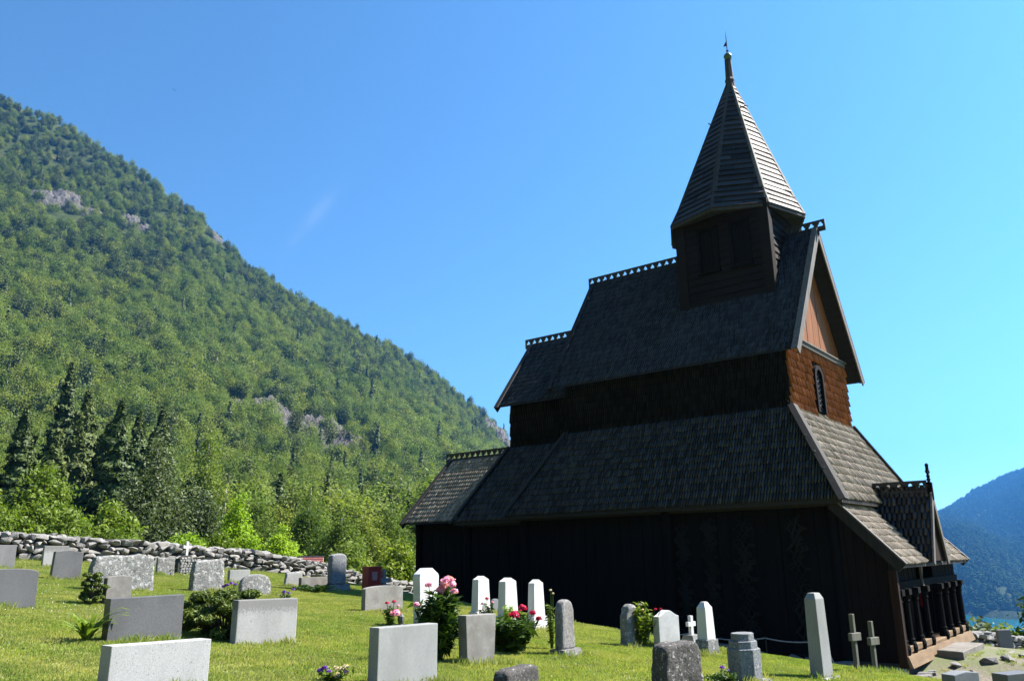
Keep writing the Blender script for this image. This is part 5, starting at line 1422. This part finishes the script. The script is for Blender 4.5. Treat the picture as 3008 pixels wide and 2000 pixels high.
# local x,y are world south/east; offsets along the picture plane are (+.62, -.79)
def pic(u, dep): return (.62 * u + .79 * dep, -.79 * u + .61 * dep)
def bl(lst): return [(*pic(u, dep), z, r, m_) for u, dep, z, r, m_ in lst]
plant('peony', 'tall peony plant with large pink blossoms between the concrete slabs', 6.75, 6.35, .74, .52, 900, .034, 'leaf_dark', 1,
      bl([(.12, -.05, .78, .088, 'petal_pink'), (-.08, -.1, .77, .040, 'petal_pink'), (.19, -.1, .70, .042, 'petal_pink'), (.05, -.02, .72, .055, 'petal_pink'), (-.20, -.2, .58, .036, 'petal_pink'), (-.40, -.3, .50, .052, 'petal_pink'), (-.12, -.25, .10, .036, 'petal_pink'), (-.15, -.3, .32, .024, 'petal_pink')]), stems=22)
plant('peony', 'crimson peony plant before the white pillar stones', 8.35, 6.65, .46, .80, 900, .034, 'leaf_dark', 2,
      bl([(-.36, -.1, .38, .055, 'petal_red'), (-.32, -.12, .31, .06, 'petal_red'), (-.27, -.1, .25, .055, 'petal_red'), (-.40, -.1, .43, .04, 'petal_red'), (.08, -.1, .44, .065, 'petal_red'), (.18, -.05, .52, .052, 'petal_red'), (.30, -.05, .46, .044, 'petal_red'), (.38, -.05, .39, .040, 'petal_red'), (-.14, 0, .37, .025, 'petal_red'), (.0, 0, .32, .02, 'petal_red')]), stems=24)
plant('rose_bush', 'small rose plant with dark red blooms left of the tallest white stone', 8.75, 9.15, .30, .26, 160, .018, 'leaf_dark', 3, bl([(-.06, 0, .34, .028, 'petal_red'), (.04, 0, .36, .03, 'petal_red'), (.10, 0, .30, .022, 'petal_pink'), (-.12, 0, .2, .016, 'petal_pink')]), stems=9)
plant('rose_bush', 'small rose plant with pink blooms between the white pillars', 10.75, 9.0, .38, .26, 160, .018, 'leaf_dark', 4, bl([(0, 0, .42, .03, 'petal_red'), (.09, 0, .36, .024, 'petal_pink'), (-.08, 0, .34, .022, 'petal_pink')]), stems=9)
plant('rose_bush', 'rose bush with white and dark red buds left of the marble stone', 11.05, 6.32, .64, .34, 420, .026, 'leaf_lime', 5, bl([(0, 0, .58, .03, 'petal_cream'), (.03, 0, .50, .034, 'petal_cream'), (-.10, 0, .46, .03, 'petal_red'), (.22, 0, .52, .022, 'petal_red'), (.30, 0, .52, .022, 'petal_red'), (.01, 0, .42, .03, 'petal_cream')]), stems=12, aspect=1.6)
plant('climbing_plant', 'tall green weed with pale buds behind the dark round-topped stone', 9.2, 6.6, .72, .14, 120, .018, 'leaf_lime', 6, bl([(0, 0, .74, .018, 'petal_cream'), (.03, 0, .70, .016, 'petal_cream')]), stems=7)
plant('feathery_plant', 'feathery green plant between the white pillar stones', 9.9, 7.9, .46, .18, 260, .016, 'leaf_ash', 7, (), stems=10)
plant('pansies', 'pansies with violet and cream flowers at the clean concrete slab', 4.95, 5.85, .12, .30, 160, .018, 'leaf_lily', 8, bl([(-.12, -.05, .10, .028, 'petal_purple'), (-.08, -.05, .12, .026, 'petal_purple'), (-.03, -.1, .09, .028, 'petal_purple'), (.02, -.05, .12, .026, 'petal_cream'), (.06, -.05, .11, .026, 'petal_cream'), (.10, -.05, .13, .026, 'petal_cream'), (.04, -.1, .07, .026, 'petal_cream'), (.11, -.08, .09, .022, 'petal_pink')]), stems=12, aspect=1.5)
plant('pansies', 'violet flowers above the dark conifer bush', 8.05, 12.1, .30, .25, 100, .018, 'leaf_dark', 9, bl([(-.10, 0, .31, .035, 'petal_purple'), (-.03, 0, .34, .03, 'petal_purple'), (.04, 0, .32, .03, 'petal_purple'), (-.15, 0, .29, .03, 'petal_purple')]), stems=9, aspect=1.5)
plant('pansies', 'violet flowers right of the rounded lichened stone', 9.55, 12.7, .18, .24, 100, .018, 'leaf_dark', 10, bl([(-.05, 0, .18, .032, 'petal_purple'), (.04, 0, .17, .032, 'petal_purple'), (0, -.1, .20, .028, 'petal_purple'), (.05, .3, .22, .03, 'petal_purple')]), stems=9, aspect=1.5)
plant('pansies', 'violet flowers beside the cobble-faced cross stone', 11.0, 19.2, .26, .22, 80, .022, 'leaf_dark', 11, bl([(0, 0, .30, .04, 'petal_purple'), (.04, 0, .24, .035, 'petal_purple')]), stems=8, aspect=1.5)
plant('ground_cover', 'low dark green planting in front of the tan slab in shadow', 11.9, 14.9, .16, 1.0, 500, .03, 'leaf_dark', 12, (), stems=26, aspect=1.4)
plant('ground_cover', 'low dark planting with purple leaves between two stones at the bottom edge', 8.5, 3.95, .18, .30, 160, .022, 'leaf_dark', 13, bl([(.02, 0, .19, .025, 'petal_purple'), (.08, 0, .16, .02, 'petal_purple')]), stems=12, aspect=1.3)
plant('tulips', 'two pink flowers behind the dark grey slab', 4.95, 9.7, .20, .14, 40, .02, 'leaf_lily', 14, bl([(-.02, 0, .27, .024, 'petal_red'), (0, 0, .18, .022, 'petal_red')]), stems=6)
# long-leaved plant left of the dark slab
def lily(x, y, label):
    rg = random.Random(3); root = empty('lily_plant', (x, y, gz(x, y))); tag(root, label, 'plant')
    for i in range(36):
        a = rg.uniform(0, 6.28); L = rg.uniform(.26, .50); lift = rg.uniform(.8, 1.7); w = rg.uniform(.018, .030); V = []; F = []
        d = Vector((math.cos(a), math.sin(a), 0)); s = Vector((-d.y, d.x, 0))
        for k in range(6):
            t = k / 5; p = d * (L * t * .8) + Vector((0, 0, L * lift * (t - .62 * t * t))); ww = w * (1 - t) ** .6 + .0008
            V += [p - s * ww, p + Vector((0, 0, -.004)), p + s * ww]
        for k in range(5): F += [(3 * k, 3 * k + 1, 3 * k + 4, 3 * k + 3), (3 * k + 1, 3 * k + 2, 3 * k + 5, 3 * k + 4)]
        link_mesh('leaf', np_mesh('leaf', V, F, M['leaf_lily'], smooth=True), root, local=True)
lily(4.12, 8.62, 'clump of long strap-shaped leaves left of the dark grey slab')
def shrub(name, label, x, y, h, w, mat, n, size, seed, base=.05, tips=True):
    rg = np.random.default_rng(seed); root = empty(name, (x, y, gz(x, y))); tag(root, label, 'bush')
    blobs = []
    for i in range(64):
        a = rg.uniform(0, 6.28); el = rg.uniform(.05, 1.0); r = w * .5 * math.sqrt(max(0, 1 - (el - .45) ** 2 * 1.6)) * rg.uniform(.35, .98)
        b = w * rg.uniform(.09, .15); blobs.append((r * math.cos(a), r * math.sin(a), h * (.08 + .84 * el), b, b * .5))
    V, F = crown_mesh('s', blobs, n, size, None, rg, .5, 1.6, rand=.5)
    link_mesh('foliage', np_mesh('foliage', V, F, M[mat]), root, local=True)
    st = MB()
    for b in blobs: st.tube([(0, 0, 0), (b[0] * .5, b[1] * .5, b[2] * .6), b[:3]], [.012, .008, .003], 4, False)
    st.build('stems', M['bark'], root, local=True)
shrub('conifer_bush', 'spreading dark yew-like bush behind the pale concrete slab', 5.68, 8.66, .54, .98, 'leaf_yew', 26000, .015, 21)
shrub('round_bush', 'small round clipped bush beside the small arched stone', 5.85, 12.2, .46, .36, 'leaf_yew', 14000, .011, 22)

# ------------------------------------------------------------------ grass
def grass_patch(name, n, size, hmin, hmax, w, mats, seed, lean=.5, flowers=0):
    rg = np.random.default_rng(seed); p = rg.uniform(-size / 2, size / 2, (n, 2)); a = rg.uniform(0, 6.28, n); h = rg.uniform(hmin, hmax, n)
    d = np.stack([np.cos(a), np.sin(a)], 1); s = np.stack([-d[:, 1], d[:, 0]], 1) * w * rg.uniform(.6, 1.3, (n, 1)); l = rg.uniform(.1, lean, (n, 1)) * h[:, None]
    z0 = np.full((n, 1), -.012)
    V = np.stack([np.hstack([p - s, z0]), np.hstack([p + s, z0]), np.hstack([p + d * l * .4 + s * .7, h[:, None] * .6]), np.hstack([p + d * l, h[:, None]])], 1)
    V = V.reshape(-1, 3); F = np.arange(n * 4).reshape(-1, 4); idx = (rg.uniform(0, 1, n) < .22).astype(np.int32)
    if flowers:
        q = rg.uniform(-size / 2, size / 2, (flowers, 2)); pos = np.hstack([q, rg.uniform(hmax * .8, hmax * 1.2, (flowers, 1))])
        for _ in range(3):
            V2, F2 = leaf_quads(pos, rg.normal(size=(flowers, 3)), np.full(flowers, .010), rg, .7); F = np.concatenate([F, F2 + len(V)]); V = np.concatenate([V, V2]); idx = np.concatenate([idx, np.full(flowers, 2, np.int32)])
    me = np_mesh(name, V, F, mats); me.polygons.foreach_set('material_index', idx); return me
GM = [M['grass'], M['grass_dry'], M['clover']]
GS = [grass_patch('grass_patch', 1500, .62, .012, .030, .0042, GM, 1), grass_patch('grass_patch', 1500, .62, .010, .028, .0042, GM, 2), grass_patch('grass_patch', 1300, .62, .012, .034, .0045, GM, 3, .7), grass_patch('grass_patch', 1300, .62, .012, .032, .0045, GM, 4, .7, flowers=5),
      grass_patch('grass_tuft', 60, .16, .03, .11, .0030, [M['grass'], M['grass_dry'], M['clover']], 5, .6)]
pts = []; idx = []; scl = []
gx, gy = np.meshgrid(np.arange(.8, 18.2, .36), np.arange(.4, 26, .36)); gx = gx.ravel() + RNG.uniform(-.14, .14, gx.size); gy = gy.ravel() + RNG.uniform(-.14, .14, gy.size)
ga = np.degrees(np.arctan2(gx, gy)); gd = np.hypot(gx, gy)
w_ = .35 * np.sin(gy * 1.7) + .25 * np.sin(gx * 2.3 + gy)
ok = (ga > 13) & (ga < 86) & (gd > 3.2) & ~((gx > 14.8 + w_) & (gy < 16)) & (gy < 24.5)
gx, gy = gx[ok], gy[ok]
gi_ = RNG.integers(0, 3, len(gx)); gi_ = np.where((RNG.uniform(0, 1, len(gx)) < .45) & (fbm(gx, gy, 1.6) > .05), 3, gi_)
gs = np.stack([np.ones(len(gx)), np.ones(len(gx)), RNG.uniform(.75, 1.25, len(gx))], 1)
tx, ty = [], []
for (sx, sy) in STONES:
    if math.hypot(sx, sy) > 24: continue
    for k in range(9): tx.append(sx + random.uniform(-.36, .36)); ty.append(sy - .06 + random.uniform(-.16, .06))
for k in range(70): x = random.uniform(13, 17.3); y = random.uniform(1.2, 12); tx.append(x); ty.append(y)
for k in range(60): x = random.uniform(17.3, 18.1); y = random.uniform(4.5, 14); tx.append(x); ty.append(y)
for k in range(90): x = random.uniform(7, 22); tx.append(x); ty.append(23.1 - .05 * (x - 8) + random.uniform(-.2, .1))
for k in range(160): tx.append(random.uniform(17, 30)); ty.append(random.uniform(1.2, 4.2))
gx = np.concatenate([gx, tx]); gy = np.concatenate([gy, ty]); gi_ = np.concatenate([gi_, np.full(len(tx), 4)])
gs = np.concatenate([gs, np.stack([RNG.uniform(.8, 1.3, len(tx))] * 2 + [RNG.uniform(.5, 1.2, len(tx))], 1)])
gzv = ground_z(gx, gy); e = .2
sxp = (ground_z(gx + e, gy) - ground_z(gx - e, gy)) / (2 * e); syp = (ground_z(gx, gy + e) - ground_z(gx, gy - e)) / (2 * e)
grot = np.stack([np.arctan(syp), -np.arctan(sxp), np.zeros(len(gx))], 1)
tag(scatter('grass', np.stack([gx, gy, gzv], 1), grot, gs, gi_, GS), 'short mown grass of the churchyard lawn with clover', 'grass')

# ------------------------------------------------------------------ bird, haze
b = MB()
b.add([(0, 0, 0), (.16, .02, 0), (.30, 0, .02), (.14, -.05, .0), (.12, .35, .10), (.22, .32, .1), (.02, .62, .02), (.12, -.38, .10), (.22, -.34, .1), (.02, -.66, .02), (-.14, .05, 0), (-.14, -.05, 0), (.08, 0, -.06)],
      [(0, 1, 2, 3), (0, 1, 5, 4), (4, 5, 6), (3, 0, 7, 8), (7, 8, 9), (0, 10, 11), (1, 2, 12), (3, 2, 12), (0, 1, 12), (0, 3, 12)])
bo = b.build('bird', M['iron']); bo.location = (35.9, 69.4, 44.7); bo.rotation_euler = (.5, .1, 1.0); bo.scale = (.45, .45, .45); tag(bo, 'tiny dark bird flying over the hillside', 'bird')
hz = MB().box(-3000, 7000, -2800, 4600, -125, 820)
hm = bpy.data.materials.new('pale_haze'); hm.use_nodes = True; hn = hm.node_tree
for n_ in list(hn.nodes):
    if n_.type != 'OUTPUT_MATERIAL': hn.nodes.remove(n_)
pv = hn.nodes.new('ShaderNodeVolumePrincipled'); pv.inputs['Color'].default_value = (.10, .40, 1.0, 1); pv.inputs['Density'].default_value = 1.15e-4; pv.inputs['Anisotropy'].default_value = .58
hn.links.new(pv.outputs[0], hn.nodes['Material Output'].inputs['Volume'])
ho = hz.build('haze', hm); tag(ho, kind='stuff'); ho['label'] = 'thin blue haze in the air over the fjord'
